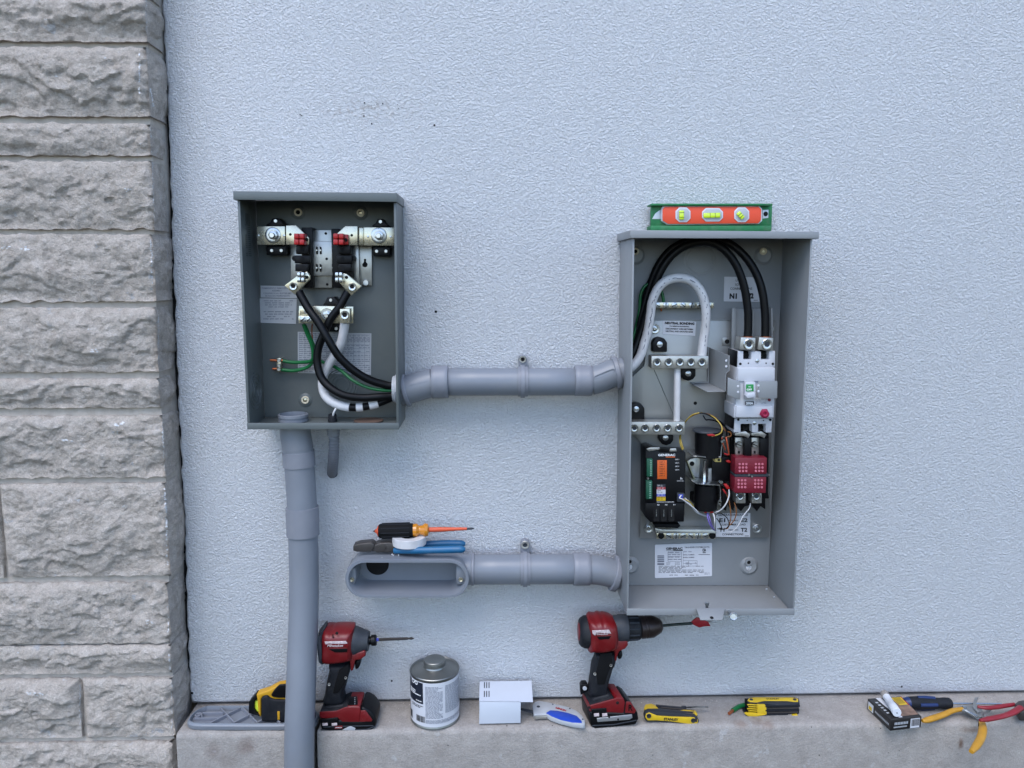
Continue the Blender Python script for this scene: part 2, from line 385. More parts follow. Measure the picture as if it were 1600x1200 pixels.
mineral('concrete', (144, 138, 132), (158, 152, 146), (171, 165, 159), 34, .9, .0026, white=.3, stain=.15, speck=.16, spots=[
    (A7(1035, 585, .093), (1.8, 1, 1), .012, (92, 62, 42), .75), (A7(1130, 452, .09), (.5, 1, 2), .014, (110, 82, 64), .5),
    (A6.z(950, 320, 0), (1, 1, 1), .014, (118, 92, 76), .45), (A6.z(1170, 320, 0), (1, 1, 1), .016, (118, 92, 76), .45), (A6.z(1080, 300, 0), (1, .6, 1), .013, (118, 96, 82), .35),
    (A2(760, 850, .094), (1, 1, 1), .020, (110, 92, 84), .5), (A2(420, 900, .094), (1, 1, 1), .018, (112, 96, 88), .4), (A2(560, 1000, .094), (1, 1, 1), .02, (112, 96, 88), .3)])
mineral('soil', (48, 50, 34), (62, 62, 44), (80, 76, 58), 3, .8, .01, stain=.3)
bm = bmesh.new()
GZ = -.62
vs = [bm.verts.new(p) for p in ((-60, .3, GZ), (60, .3, GZ), (60, -90, GZ), (-60, -90, GZ))]; bm.faces.new(vs)
finish('ground', bm, 'soil', kind='structure', smooth=False)
# unseen bulk of the house behind the wall, added to block light from behind
bm = bmesh.new(); add_prism(bm, [Vector((-9, .17, GZ)), Vector((9, .17, GZ)), Vector((9, .17, 5.6)), Vector((-9, .17, 5.6))], Vector((0, 6, 0)), 0)
tag(finish('house_blocker', bm, 'mortar', smooth=False), 'unseen plain house body added behind stone blocks and white wall to block light', 'house')
# ------------------------------------------------------------ stucco wall
edge_px = [(243, -900), (247, -560), (250, -260), (251, -120), (253, 0), (254, 40), (257, 90), (259, 140), (262, 200), (264, 260), (266, 330), (269, 420), (273, 520), (276, 600), (280, 690), (285, 780), (288, 850), (290, 930), (293, 1010), (295, 1060), (297, 1090)]
ew = [at(x, y, 0) for x, y in edge_px]
dense = catmull(ew, 10)
WB, WT, WR = .0045, 5.6, 9.0
left = [(p.x+noise.noise(Vector((p.z*38, 3, 1)))*.0042+noise.noise(Vector((p.z*260, 9, 4)))*.0011, p.z) for p in dense if p.z > WB+.012]
left.append((left[-1][0]+.0006, WB+.003)); left.append((left[-1][0]+.003, WB))
left = [(left[0][0]-.02, WT)]+left
prof = [(0.0, .15), (0.0, .006), (.0022, .0018), (.006, 0.0)]     # inset, Y : rounded reveal edge
bm = bmesh.new(); rings = []
out_ = left+[(x, WB) for x in [left[-1][0]+.02*i for i in range(1, 40)]]
for ins, yy in prof:
    ring = []
    N = len(out_)
    for i, (x, z) in enumerate(out_):
        a = out_[max(i-1, 0)]; b = out_[min(i+1, N-1)]; t = Vector((b[0]-a[0], 0, b[1]-a[1])).normalized(); nrm = Vector((-t.z, 0, t.x))
        ring.append(bm.verts.new(Vector((x, yy, z))+nrm*ins))
    ring.append(bm.verts.new((WR, yy, WB+ins))); ring.append(bm.verts.new((WR, yy, WT)))
    rings.append(ring)
for a, b in zip(rings, rings[1:]):
    for j in range(len(a)-1): bm.faces.new((a[j], a[j+1], b[j+1], b[j]))
bm.faces.new(rings[-1])
sw = finish('stucco_wall', bm, 'stucco', sharp=80)
tag(sw, 'white painted rough stucco wall filling the picture right of the stone blocks', 'wall')
# holes and pits left in the stucco
hb = bmesh.new()
for X, Y, r in [(165, 280, 9), (178, 288, 7), (740, 176, 9), (735, 293, 9), (805, 362, 10), (1365, 374, 13), (955, 186, 5), (1045, 228, 6), (1037, 190, 5), (800, 205, 4), (850, 190, 4), (900, 182, 4), (700, 170, 4)]:
    vw = View(440, 130, .175); p = vw(X, Y, .0006); R = vw.m(X, Y, 0, r)*.8
    q = [bm_v for bm_v in (hb.verts.new(p+Vector((math.cos(a*.628)*R*rnd.uniform(.6, 1.2), 0, math.sin(a*.628)*R*rnd.uniform(.6, 1.2)))) for a in range(10))]
    hb.faces.new(q)
for px, py, r in [(681, 487, 2.2), (598, 162, 1.2), (612, 1064, 1.6), (1409, 1073, 1.5), (300, 1083, 2)]:
    p = at(px, py, .0006); R = V0.m(px, py, 0, r)
    hb.faces.new([hb.verts.new(p+Vector((math.cos(a*.785)*R, 0, math.sin(a*.785)*R))) for a in range(8)])
finish('screw_hole', hb, 'hole_black', sw, smooth=False)
# black strip set behind the joint between stone and stucco
bm = bmesh.new(); a_, b_ = [], []
for p in dense:
    k = noise.noise(Vector((p.z*40, 0, 7)))*.002
    a_.append(bm.verts.new((p.x-.05, .012, p.z))); b_.append(bm.verts.new((p.x+.03, .012+k, p.z)))
for i in range(len(a_)-1): bm.faces.new((a_[i], a_[i+1], b_[i+1], b_[i]))
tag(finish('joint_backing', bm, 'hole_black'), 'black ragged gap between the stone blocks and the white stucco', 'joint')
# ------------------------------------------------------------ concrete ledge (foundation top)
def ledge(name, x0, x1, label):
    d = .092; bm = bmesh.new(); n = max(8, int((x1-x0)/.012)); prof = [(.16, 0.0), (-.075, 0), (-.087, -.0008), (-d+.001, -.004), (-d-.0006, -.010), (-d-.002, -.05), (-d-.003, -.12), (-d-.006, -.3), (-d-.01, GZ-.02)]
    rows = []
    for i in range(n+1):
        x = x0+(x1-x0)*i/n; r = []
        for k, (y, z) in enumerate(prof):
            q = noise.noise(Vector((x*22, y*10, z*22)))*.0016+noise.noise(Vector((x*90, y*40, z*60)))*.0006
            yy = y+(q*1.3 if k > 1 else 0); zz = z+(q*.8 if 0 < k < 5 else 0)-(.0006 if k < 2 else 0)
            r.append(bm.verts.new((x, yy, zz)))
        rows.append(r)
    for a, b in zip(rows, rows[1:]):
        for j in range(len(prof)-1): bm.faces.new((a[j], a[j+1], b[j+1], b[j]))
    bm.faces.new(rows[0]); bm.faces.new(rows[-1][::-1])
    tag(finish(name, bm, 'concrete', sharp=50), label, 'foundation')
xs = at(489, 1150, .09).x; xe = at(496, 1150, .09).x; xl = at(276, 1150, .09).x
ledge('concrete_ledge', xl, xs, 'short section of grey concrete footing ledge left of the tall conduit by the stone')
ledge('concrete_ledge', xe, 4.0, 'long grey concrete footing ledge carrying the drills, can and hand tools')
# ------------------------------------------------------------ stone blocks
SD = .066                                                        # joint plane of the stone facing
st = thing('stone_wall', 'rough split-face grey stone block wall on the left with pale mortar joints', 'wall', at(120, 1150, .0))
# (top y, bottom y, right x, mortar left) in photo pixels, right-hand corner
courses = [(-850, -700, 212, 31), (-690, -560, 215, 32), (-550, -470, 218, 33), (-460, -350, 220, 34), (-340, -260, 222, 35), (-250, -150, 224, 1), (-142, -78, 225, 2), (-68, -9, 227, 3), (-2, 65, 229, 4), (74, 182, 232, 5), (193, 243, 236, 6), (252, 358, 240, 7), (366, 471, 242, 8), (481, 581, 246, 9), (592, 637, 250, 10), (650, 746, 257, 11), (756, 900, 263, 12), (911, 1005, 265, 13), (1009, 1052, 269, 14), (1061, 1152, 272, 15), (1161, 1262, 273, 16), (1272, 1400, 276, 17)]
def fbm(p, o=5): return noise.fractal(p, .9, 2.0, o)
def stone(x0, x1, z0, z1, seed, corner, res=.0024):
    """grid over the split face; a corner stone wraps round to its return face"""
    W, Hh = x1-x0, z1-z0; ret = .085 if corner else .02
    cols = []
    nb = 2
    for i in range(nb): cols.append((x0, SD-.02+.018*i/nb, 'L'))
    n = max(6, int(W/res))
    for i in range(n+1): cols.append((x0+W*i/n, SD, 'F'))
    m_ = int(ret/res) if corner else nb
    for i in range(1, m_+1): cols.append((x1, SD-ret*i/m_, 'R'))
    k = max(6, int(Hh/res)); rowz = [(z0, -1)]+[(z0+Hh*j/k, 0) for j in range(k+1)]+[(z1, 1)]
    bm = bmesh.new(); g = []
    amp = rnd.uniform(.8, 1.25); yb = rnd.uniform(.2, .42); sh = rnd.uniform(-.0045, .002)
    for (x, d, kind) in cols:
        col = []
        for (z, cap) in rowz:
            u, v = x-x0, z-z0
            ez = min(v, Hh-v)
            q = Vector((x*9+seed*7.1, d*9, z*11+seed*3.7))
            big = fbm(q, 3)
            ragged = .004*noise.noise(Vector((x*35, z*35, seed)))
            if kind == 'F': e = min(u, ez, W-u if not corner else 99)
            elif kind == 'R': e = ez
            else: e = 0
            f = 1-math.exp(-max(0, e+ragged*.5)/.009)
            # stepped scarps, stretched along the bed of the stone
            t = 1.5*fbm(Vector((x*6+seed*5, d*6, z*10+seed)), 6)+(v/Hh)*1.0
            fr = t*1.3; st_ = math.floor(fr)+min(1, max(0, (fr-math.floor(fr)-.84)/.16))
            scarp = (st_/1.3)*.0062*amp
            low = -.010*amp*math.exp(-((v/Hh)/yb)**2)*.6 if corner or True else 0
            fine = .0030*fbm(q*5, 6)+.0014*fbm(q*18, 4)
            disp = f*(.0070+.0085*big+scarp+low)+fine*min(1, f+.3)
            if kind == 'F':
                p = Vector((x, -(d+disp), z))
                if corner:
                    c = max(0, 1-(W-u)/.012)
                    p.y += .006*c*c*(1+noise.noise(Vector((z*40, seed, 0)))*.9); p.x += noise.noise(Vector((z*50, seed, 5)))*.0025*c
            elif kind == 'R':
                back = SD-d; rr = min(1, back/.02)
                p = Vector((x+disp*.55*rr+sh*min(1, back/.06)-.006*max(0, (back-.05)/.03), -(d+.006*(1-rr)), z))
                p.x += noise.noise(Vector((z*50, seed, 5)))*.0025*(1-rr)
            else: p = Vector((x+.0015*noise.noise(q*4), -d, z))
            if cap: p.y = max(p.y, -(SD-.012)) if kind != 'R' else p.y+.002; p.z -= 0; 
            if cap and kind == 'R': p.x = x-.006
            # ragged arris
            if ez < .006: p.z += (1-ez/.006)*.0042*noise.noise(Vector((x*45, seed, 1 if v > Hh/2 else 5)))+(1-ez/.006)*.0015*noise.noise(Vector((x*170, seed, 2)))
            col.append(bm.verts.new(p))
        g.append(col)
    for a, b in zip(g, g[1:]):
        for j in range(len(a)-1): bm.faces.new((a[j], a[j+1], b[j+1], b[j]))
    finish('stone_block', bm, 'stone', st, sharp=60)
mb = bmesh.new(); prevz = None
joints = {16: [3], 19: [129]}
for ci, (yt, ybm, xr, sd) in enumerate(courses):
    x1 = at(xr, (yt+ybm)/2, SD).x; z1 = at(150, yt, SD).z; z0 = at(150, ybm, SD).z
    xs_ = [at(j, (yt+ybm)/2, SD).x for j in joints.get(ci, [])]
    far = -1.5; cuts = []
    if not xs_: cuts = [at(-120-60*((ci*7) % 5), 600, SD).x]
    else: cuts = xs_ + [at(-260, 600, SD).x]
    cuts = sorted(set(cuts), reverse=True)
    c = cuts[-1]
    while c > -1.9: c -= .33+.07*((ci*3) % 4); cuts.append(c)
    right = x1; first = True
    vis = -240 < yt < 1200
    for c in cuts:
        stone(c+.0045, right, z0, z1, sd+cuts.index(c)*1.7, first, .0026 if (vis and right > -1.05) else .008)
        right = c-.0045; first = False
# mortar bed: one recessed sheet with its return
bm = bmesh.new(); cx = []
ys = [-850+i*6 for i in range(378)]
import bisect
cy_ = [(a+b)/2 for a, b, _, _ in courses]
def xr_at(y):
    k = bisect.bisect(cy_, y)
    if k == 0: return courses[0][2]
    if k == len(cy_): return courses[-1][2]
    t = (y-cy_[k-1])/(cy_[k]-cy_[k-1]); return courses[k-1][2]*(1-t)+courses[k][2]*t
g = []
for y in ys:
    e = at(xr_at(y), y, SD); z = e.z; row = []
    for x in [-2.0, -1.4, -1.1]+[-1.0+i*.01 for i in range(200) if -1.0+i*.01 < e.x-.012]: row.append((x, -(SD-.0085+noise.noise(Vector((x*30, z*30, 0)))*.0012), z))
    row = row[:3]+row[3:][-45:] if len(row) > 48 else row
    for k, dd in enumerate((.0, .008, .02, .04, .06, .085)): row.append((e.x-.004+noise.noise(Vector((dd*60, z*40, 3)))*.001, -(SD-.0095-dd), z))
    g.append([Vector(p) for p in row])
L_ = min(len(r) for r in g)
g = [r[:3]+r[len(r)-(L_-3):] for r in g]
vv = [[bm.verts.new(p) for p in r] for r in g]
for a, b in zip(vv, vv[1:]):
    for j in range(L_-1): bm.faces.new((a[j], a[j+1], b[j+1], b[j]))
finish('mortar', bm, 'mortar', st, sharp=70)

# pale chalky chips and scuffs on the corner edges and faces of the stones
from mathutils.bvhtree import BVHTree
vsb, fsb = [], []
for o in st.children:
    if o.name.startswith('stone_block') and ROOTLOC[o].x > -1.1:
        k0 = len(vsb); c = ROOTLOC[o]; vsb += [v.co+c for v in o.data.vertices]; fsb += [[i+k0 for i in p.vertices] for p in o.data.polygons]
bvh = BVHTree.FromPolygons(vsb, fsb)
def cast(px, py):
    r = _ray(px, py).normalized(); h = bvh.ray_cast(CAM, r)
    return (h[0]-r*.0007) if h[0] else None
chips = bmesh.new(); rc_ = random.Random(11)
def chip(px, py, rx, ry):
    pts = []
    for k in range(7):
        a = k/7*2*math.pi; q = cast(px+math.cos(a)*rx*rc_.uniform(.5, 1.2), py+math.sin(a)*ry*rc_.uniform(.5, 1.2))
        if q is None: return
        pts.append(q)
    c = cast(px, py)
    if c is None or max((p-c).length for p in pts) > .02: return
    cv_ = chips.verts.new(c); vv = [chips.verts.new(p) for p in pts]
    for k in range(7): chips.faces.new((cv_, vv[k], vv[(k+1) % 7]))
for x0, y0, x1, y1, wd in ((228, 2, 229, 55, .8), (218, 85, 218, 150, 1.6), (236, 140, 240, 172, 1.8), (235, 196, 236, 240, .9), (238, 255, 241, 345, .9), (236, 372, 238, 455, 1.8), (247, 486, 248, 575, .9), (254, 660, 257, 740, 1.2), (258, 764, 262, 885, 2.4), (262, 945, 263, 990, 1.3), (264, 1010, 266, 1048, 1.5), (268, 1065, 269, 1140, .9), (124, 1065, 126, 1140, 1.1)):
    n = int((y1-y0)/3.2)
    for i in range(n):
        if rc_.random() < .25: continue
        t = i/n; chip(x0+(x1-x0)*t+rc_.uniform(-1, 1), y0+(y1-y0)*t, wd*rc_.uniform(.4, 1.1), rc_.uniform(1, 2.6))
for px, py, s in ((148, 548, 4), (140, 515, 2), (88, 119, 3), (200, 297, 4), (218, 225, 2), (40, 388, 5), (10, 386, 4), (105, 690, 5), (190, 663, 6), (180, 675, 3), (60, 1085, 5), (48, 1084, 4), (120, 782, 3), (195, 792, 3), (232, 972, 4), (100, 1062, 2), (70, 30, 2), (165, 90, 2), (85, 1150, 2), (20, 700, 2), (30, 1020, 2)):
    for _ in range(5): chip(px+rc_.uniform(-s, s)*1.6, py+rc_.uniform(-s, s)*.6, s*.5, s*.28)
mineral('chalk', (190, 190, 190), (205, 205, 206), (215, 215, 216), 80, .3, .0005)
finish('chalk_chips', chips, 'chalk', st, smooth=False, kind='stuff')
# loose grit along the ledge
gr_ = bmesh.new(); rg = random.Random(21)
for i in range(520):
    x = rg.uniform(xl+.02, 1.25); back = rg.random() < .55
    y = -rg.uniform(.001, .012) if back else -rg.uniform(.004, .088)
    if back and rg.random() < .4 and not (-.62 < x < -.4 or .2 < x < .36): continue
    s = rg.uniform(.0003, .0011)*(1.2 if back else .8)
    bmesh.ops.create_icosphere(gr_, subdivisions=1, radius=s, matrix=Matrix.Translation((x, y, s*.3-.0004)) @ Matrix.Diagonal((rg.uniform(.7, 1.5), 1, .7, 1)))
tag(finish('grit', gr_, 'stone', smooth=False), 'fine sandy grit scattered over the concrete ledge along the wall', 'grit')['kind'] = 'stuff'
dk = bmesh.new()
for px, py in ((792, 1134), (863, 1134), (1386, 1137), (1405, 1173), (1388, 1176), (1280, 1180), (1020, 1180), (700, 1165), (1268, 1136), (376+1000, 1138)):
    s = rg.uniform(.0007, .0012)
    p = onz(px, py, 0) if py < 1140 else at(px, py, .095)
    bmesh.ops.create_icosphere(dk, subdivisions=1, radius=s, matrix=Matrix.Translation(p))
tag(finish('dark_specks', dk, 'tool_dark', smooth=False), 'few dark specks of debris on the concrete ledge and its front face', 'debris')['kind'] = 'stuff'
# ------------------------------------------------------------ meter socket box (left)
DL = .100
def plate(name, pts3, vec, m, parent, bev=.0004, **k):
    bm = bmesh.new(); add_prism(bm, [Vector(p) for p in pts3], Vector(vec), bev, 2); return finish(name, bm, m, parent, **k)
def enclosure(root, c, d, m, lipw, liph, th=.0018):
    """c: front corners TL,TR,BR,BL in world at depth d; open-fronted sheet-metal box"""
    TL, TR, BR, BL = c; t = th
    Y1, Y0 = -d, -.004
    def w(a, b, off):                                            # side sheet between two corners, thickness inward
        pts = [(a.x, Y1, a.z), (b.x, Y1, b.z), (b.x+off.x, Y1, b.z+off.z), (a.x+off.x, Y1, a.z+off.z)]
        return pts
    plate('side_panel', w(TL, BL, Vector((t, 0, 0))), (0, Y0-Y1, 0), m, root)
    plate('side_panel', w(TR, BR, Vector((-t, 0, 0))), (0, Y0-Y1, 0), m, root)
    e = .0002
    plate('bottom_panel', w(BL+Vector((t+e, 0, 0)), BR-Vector((t+e, 0, 0)), Vector((0, 0, t))), (0, Y0-Y1, 0), m, root)
    plate('top_panel', w(TL+Vector((t+e, 0, 0)), TR-Vector((t+e, 0, 0)), Vector((0, 0, -t))), (0, Y0-Y1, 0), m, root)
    i = t+.0004
    plate('back_panel', [(TL.x+i, -.0062, TL.z-i), (TR.x-i, -.0062, TR.z-i), (BR.x-i, -.0062, BR.z+i), (BL.x+i, -.0062, BL.z+i)], (0, .0022, 0), m, root)
    # front flanges folded inward
    f = lipw
    plate('flange', [(TL.x+.0002, Y1-.0012, TL.z), (TL.x+f, Y1-.0012, TL.z), (BL.x+f, Y1-.0012, BL.z+liph+.0005), (BL.x+.0002, Y1-.0012, BL.z+liph+.0005)], (0, .0011, 0), m, root)
    plate('flange', [(TR.x-.0002, Y1-.0012, TR.z), (TR.x-f, Y1-.0012, TR.z), (BR.x-f, Y1-.0012, BR.z+liph+.0005), (BR.x-.0002, Y1-.0012, BR.z+liph+.0005)], (0, .0011, 0), m, root)
    plate('front_lip', [(BL.x, Y1-.0026, BL.z-.0006), (BR.x, Y1-.0026, BR.z-.0006), (BR.x, Y1-.0026, BR.z+liph), (BL.x, Y1-.0026, BL.z+liph)], (0, .0025, 0), m, root)
def hood(root, p, d, m, back=0.0):
    """p: TL,TR,BR,BL pixel corners of the rain hood's front face at depth d"""
    TL, TR, BR, BL = [at(x, y, d) for x, y in p]
    plate('rain_hood', [TL, TR, BR, BL], (0, .0022, 0), m, root, bev=.0008)
    zz = (TL.z+TR.z)/2
    for a, b, s in ((TL, BL, 1), (TR, BR, -1)):                   # end cheeks
        plate('hood_end', [(a.x, -d+.0024, a.z), (b.x, -d+.0024, b.z), (b.x, -.004, b.z), (a.x, -.004, a.z)], (s*.0018, 0, 0), m, root)
    plate('hood_top', [(TL.x+.002, -d+.0024, TL.z), (TR.x-.002, -d+.0024, TR.z), (TR.x-.002, -.004, TR.z), (TL.x+.002, -.004, TL.z)], (0, 0, -.0018), m, root)
    return TL, TR
meter = thing('meter_socket_box', 'dark grey-green open electrical box with red jaws and crossed black cables, left of the pair', 'electrical box', at(505, 670, .05))
cl = [at(370.5, 303, DL), at(619.5, 303, DL), at(623.8, 670, DL), at(387, 670, DL)]
enclosure(meter, cl, DL, 'enclosure_dark', .0044, .0105)
hood(meter, [(364, 298.5), (620, 301.5), (620.5, 315.6), (364.5, 312)], .108, 'enclosure_dark')
M_ = meter
def ring_label(*a, **k): pass
# knock-out rings pressed in the sheet
def knockout(name, center, ax, radii, m, parent, h=.0012, squash=1.0):
    bm = bmesh.new()
    for r in radii: add_lathe(bm, center, center+ax, [(0, r-.0011), (h, r-.0009), (h*1.1, r), (h, r+.0009), (0, r+.0011)], 40)
    bmesh.ops.remove_doubles(bm, verts=bm.verts, dist=1e-6)
    return finish(name, bm, m, parent)
c = Z2(980, 700, .0064); knockout('knockout', c, OUT, (.0125, .0185, .0245, .0285), 'enclosure_dark', M_)
s = Z2(265, 750, .055); s.x = cl[3].x+(at(387, 600, .055).x-at(387, 670, .055).x)*0+.0025; s.x = (cl[0].x+(cl[3].x-cl[0].x)*.78)+.0022
knockout('knockout', s, Vector((1, 0, 0)), (.0095, .017, .0255, .032), 'enclosure_dark', M_, h=.0009)
for X in (1205,): 
    c = onz(350+X*.1875, 470+1000*.1875, cl[3].z+.0022); lathe('knockout_hole', c, c+UPZ*.0012, [(0, 0), (0, .026), (.0012, .026), (.0012, 0)], 'rusty', M_, 36)
# mounting grommets
for X, Y, vw, tone in ((615, 275, Z1, 'cream'), (1137, 280, Z1, 'cream'), (675, 828, Z2, 'cream')):
    g = knob('mounting_boss', vw, X, Y, 58, .0085, .0058, 'enclosure_dark', M_, prof=[(0, 1.05), (.5, .96), (1, .8), (1, 0)])
    knob('grommet', vw, X, Y, 33, .0125, .0085, tone, g, prof=[(0, .55), (0, 1), (.8, 1), (1, .9), (1, .62), (.8, .55)])
    knob('screw_head', vw, X, Y, 17, .0100, .0085, 'tinned' if X != 615 else 'hole_black', g)
# labels on the back panel
def sticker(view, pts, d, m, parent, name='sticker', **k): return prism(name, view, pts, d, d-.0005, m, parent, bev=.0001, seg=1, **k)
l1 = sticker(Z1, [(305, 886), (608, 893), (607, 992), (305, 986)], .0072, 'label_grey', M_)
for i, tx in enumerate(['PERMANENTLY REMOVED FROM', 'ASSEMBLY', "COUVERCLE AU BOITIER MIS", 'DE FACON PERMANENTE']): text(tx, Z1, 445 if i != 1 else 440, 908+i*21.5, None, 13, .0076, 'print_grey', l1)
l2 = sticker(Z1, [(298, 992), (606, 997), (600, 1206), (295, 1196)], .0070, 'label_grey', M_)
print_rows(Z1, (318, 1010, 590, 1078), 4, .0074, 'print_grey', l2, word=(20, 60), fill=.5, centre=True, seed=3)
print_rows(Z1, (318, 1100, 590, 1180), 4, .0074, 'print_grey', l2, word=(20, 60), fill=.5, centre=True, seed=4)
l3 = sticker(Z2, [(614, 258), (1228, 272), (1224, 617), (616, 601)], .0068, 'label_grey', M_)
tb = [(622+i*0, 268, 1220, 271) for i in range(1)]
def skew(X, Y): return (X, Y+(X-614)*.024)
rr = []
for Y in (266, 300, 318, 352, 386, 420, 455, 490, 525, 560, 594): rr.append([skew(624, Y), skew(1218, Y), skew(1218, Y+2.2), skew(624, Y+2.2)])
for X in (624, 672, 715, 760, 806, 852, 898, 944, 990, 1032, 1078, 1124, 1170, 1215): rr.append([skew(X, 266), skew(X+2.2, 266), skew(X+2.2, 596), skew(X, 596)])
marks(Z2, rr, .0071, 'print_grey', l3)
print_rows(Z2, (628, 272, 1214, 600), 20, .0072, 'print_grey', l3, word=(16, 36), fill=.5, seed=8)
# faint embossed caution mark on the left side panel
p0 = Z1(197, 300, .05); xs_side = lambda z: cl[0].x+(cl[3].x-cl[0].x)*(cl[0].z-z)/(cl[0].z-cl[3].z)+.0022
bm = bmesh.new()
zt, zb = Z1(197, 290, .055).z, Z1(197, 650, .055).z
rq = random.Random(4)
for i in range(16):
    for y0, y1 in ((.045, .060), (.064, .074)):
        if y0 > .06 and rq.random() < .2: continue
        z = zt+(zb-zt)*(.25+.75*i/16); hh = (zt-zb)/16*.35
        q = [(y0, z), (y1, z), (y1, z-hh), (y0, z-hh)]
        bm.faces.new([bm.verts.new((xs_side(zz_), -yy, zz_)) for yy, zz_ in q])
zc_ = zt+(zb-zt)*.08
for k in range(3):
    q = [(.047+.008*k, zc_+.006), (.052+.008*k, zc_+.006), (.052+.008*k, zc_-.012), (.047+.008*k, zc_-.012)]
    bm.faces.new([bm.verts.new((xs_side(zz_), -yy, zz_)) for yy, zz_ in q])
mat('print_faint', (62, 68, 68), .5)
finish('printed_caution', bm, 'print_faint', M_, smooth=False)
# steel mounting bracket
br = prism('mounting_bracket', Z1, [(556, 545), (1232, 545), (1232, 887), (1132, 885), (1110, 870), (556, 905)], .016, .0135, 'galvanised', M_)
prism('bracket_web', Z1, [(730, 424), (900, 424), (900, 905), (730, 905)], .022, .0195, 'galvanised', br)
prism('bracket_web', Z1, [(700, 518), (925, 518), (930, 806), (700, 806)], .031, .0285, 'galvanised', br, bev=.0015)
prism('bracket_web', Z1, [(1075, 545), (1122, 545), (1132, 880), (1080, 880)], .028, .017, 'galvanised', br, bev=.002)
for X, Y in ((848, 452), (855, 664), (860, 877), (1062, 470)): knob('punched_hole', Z1, X, Y, 11, .0318 if Y == 664 else .0226, .0310 if Y == 664 else .0218, 'hole_black', br)
for X in (772, 803, 905):
    for Y in (592, 738):
        prism('slot_tab', Z1, [(X-7, Y-32), (X+7, Y-26), (X+9, Y+30), (X-5, Y+34)], .0335, .030, 'hole_black', br)
        knob('rivet', Z1, X, Y, 7, .035, .033, 'zinc', br)
prism('keyhole', Z1, [(1166, 664), (1184, 664), (1184, 690), (1197, 706), (1193, 728), (1175, 735), (1155, 728), (1152, 708), (1166, 690)], .0163, .0158, 'hole_black', br)
knob('screw_head', Z1, 1180, 862, 25, .020, .016, 'zinc', br)
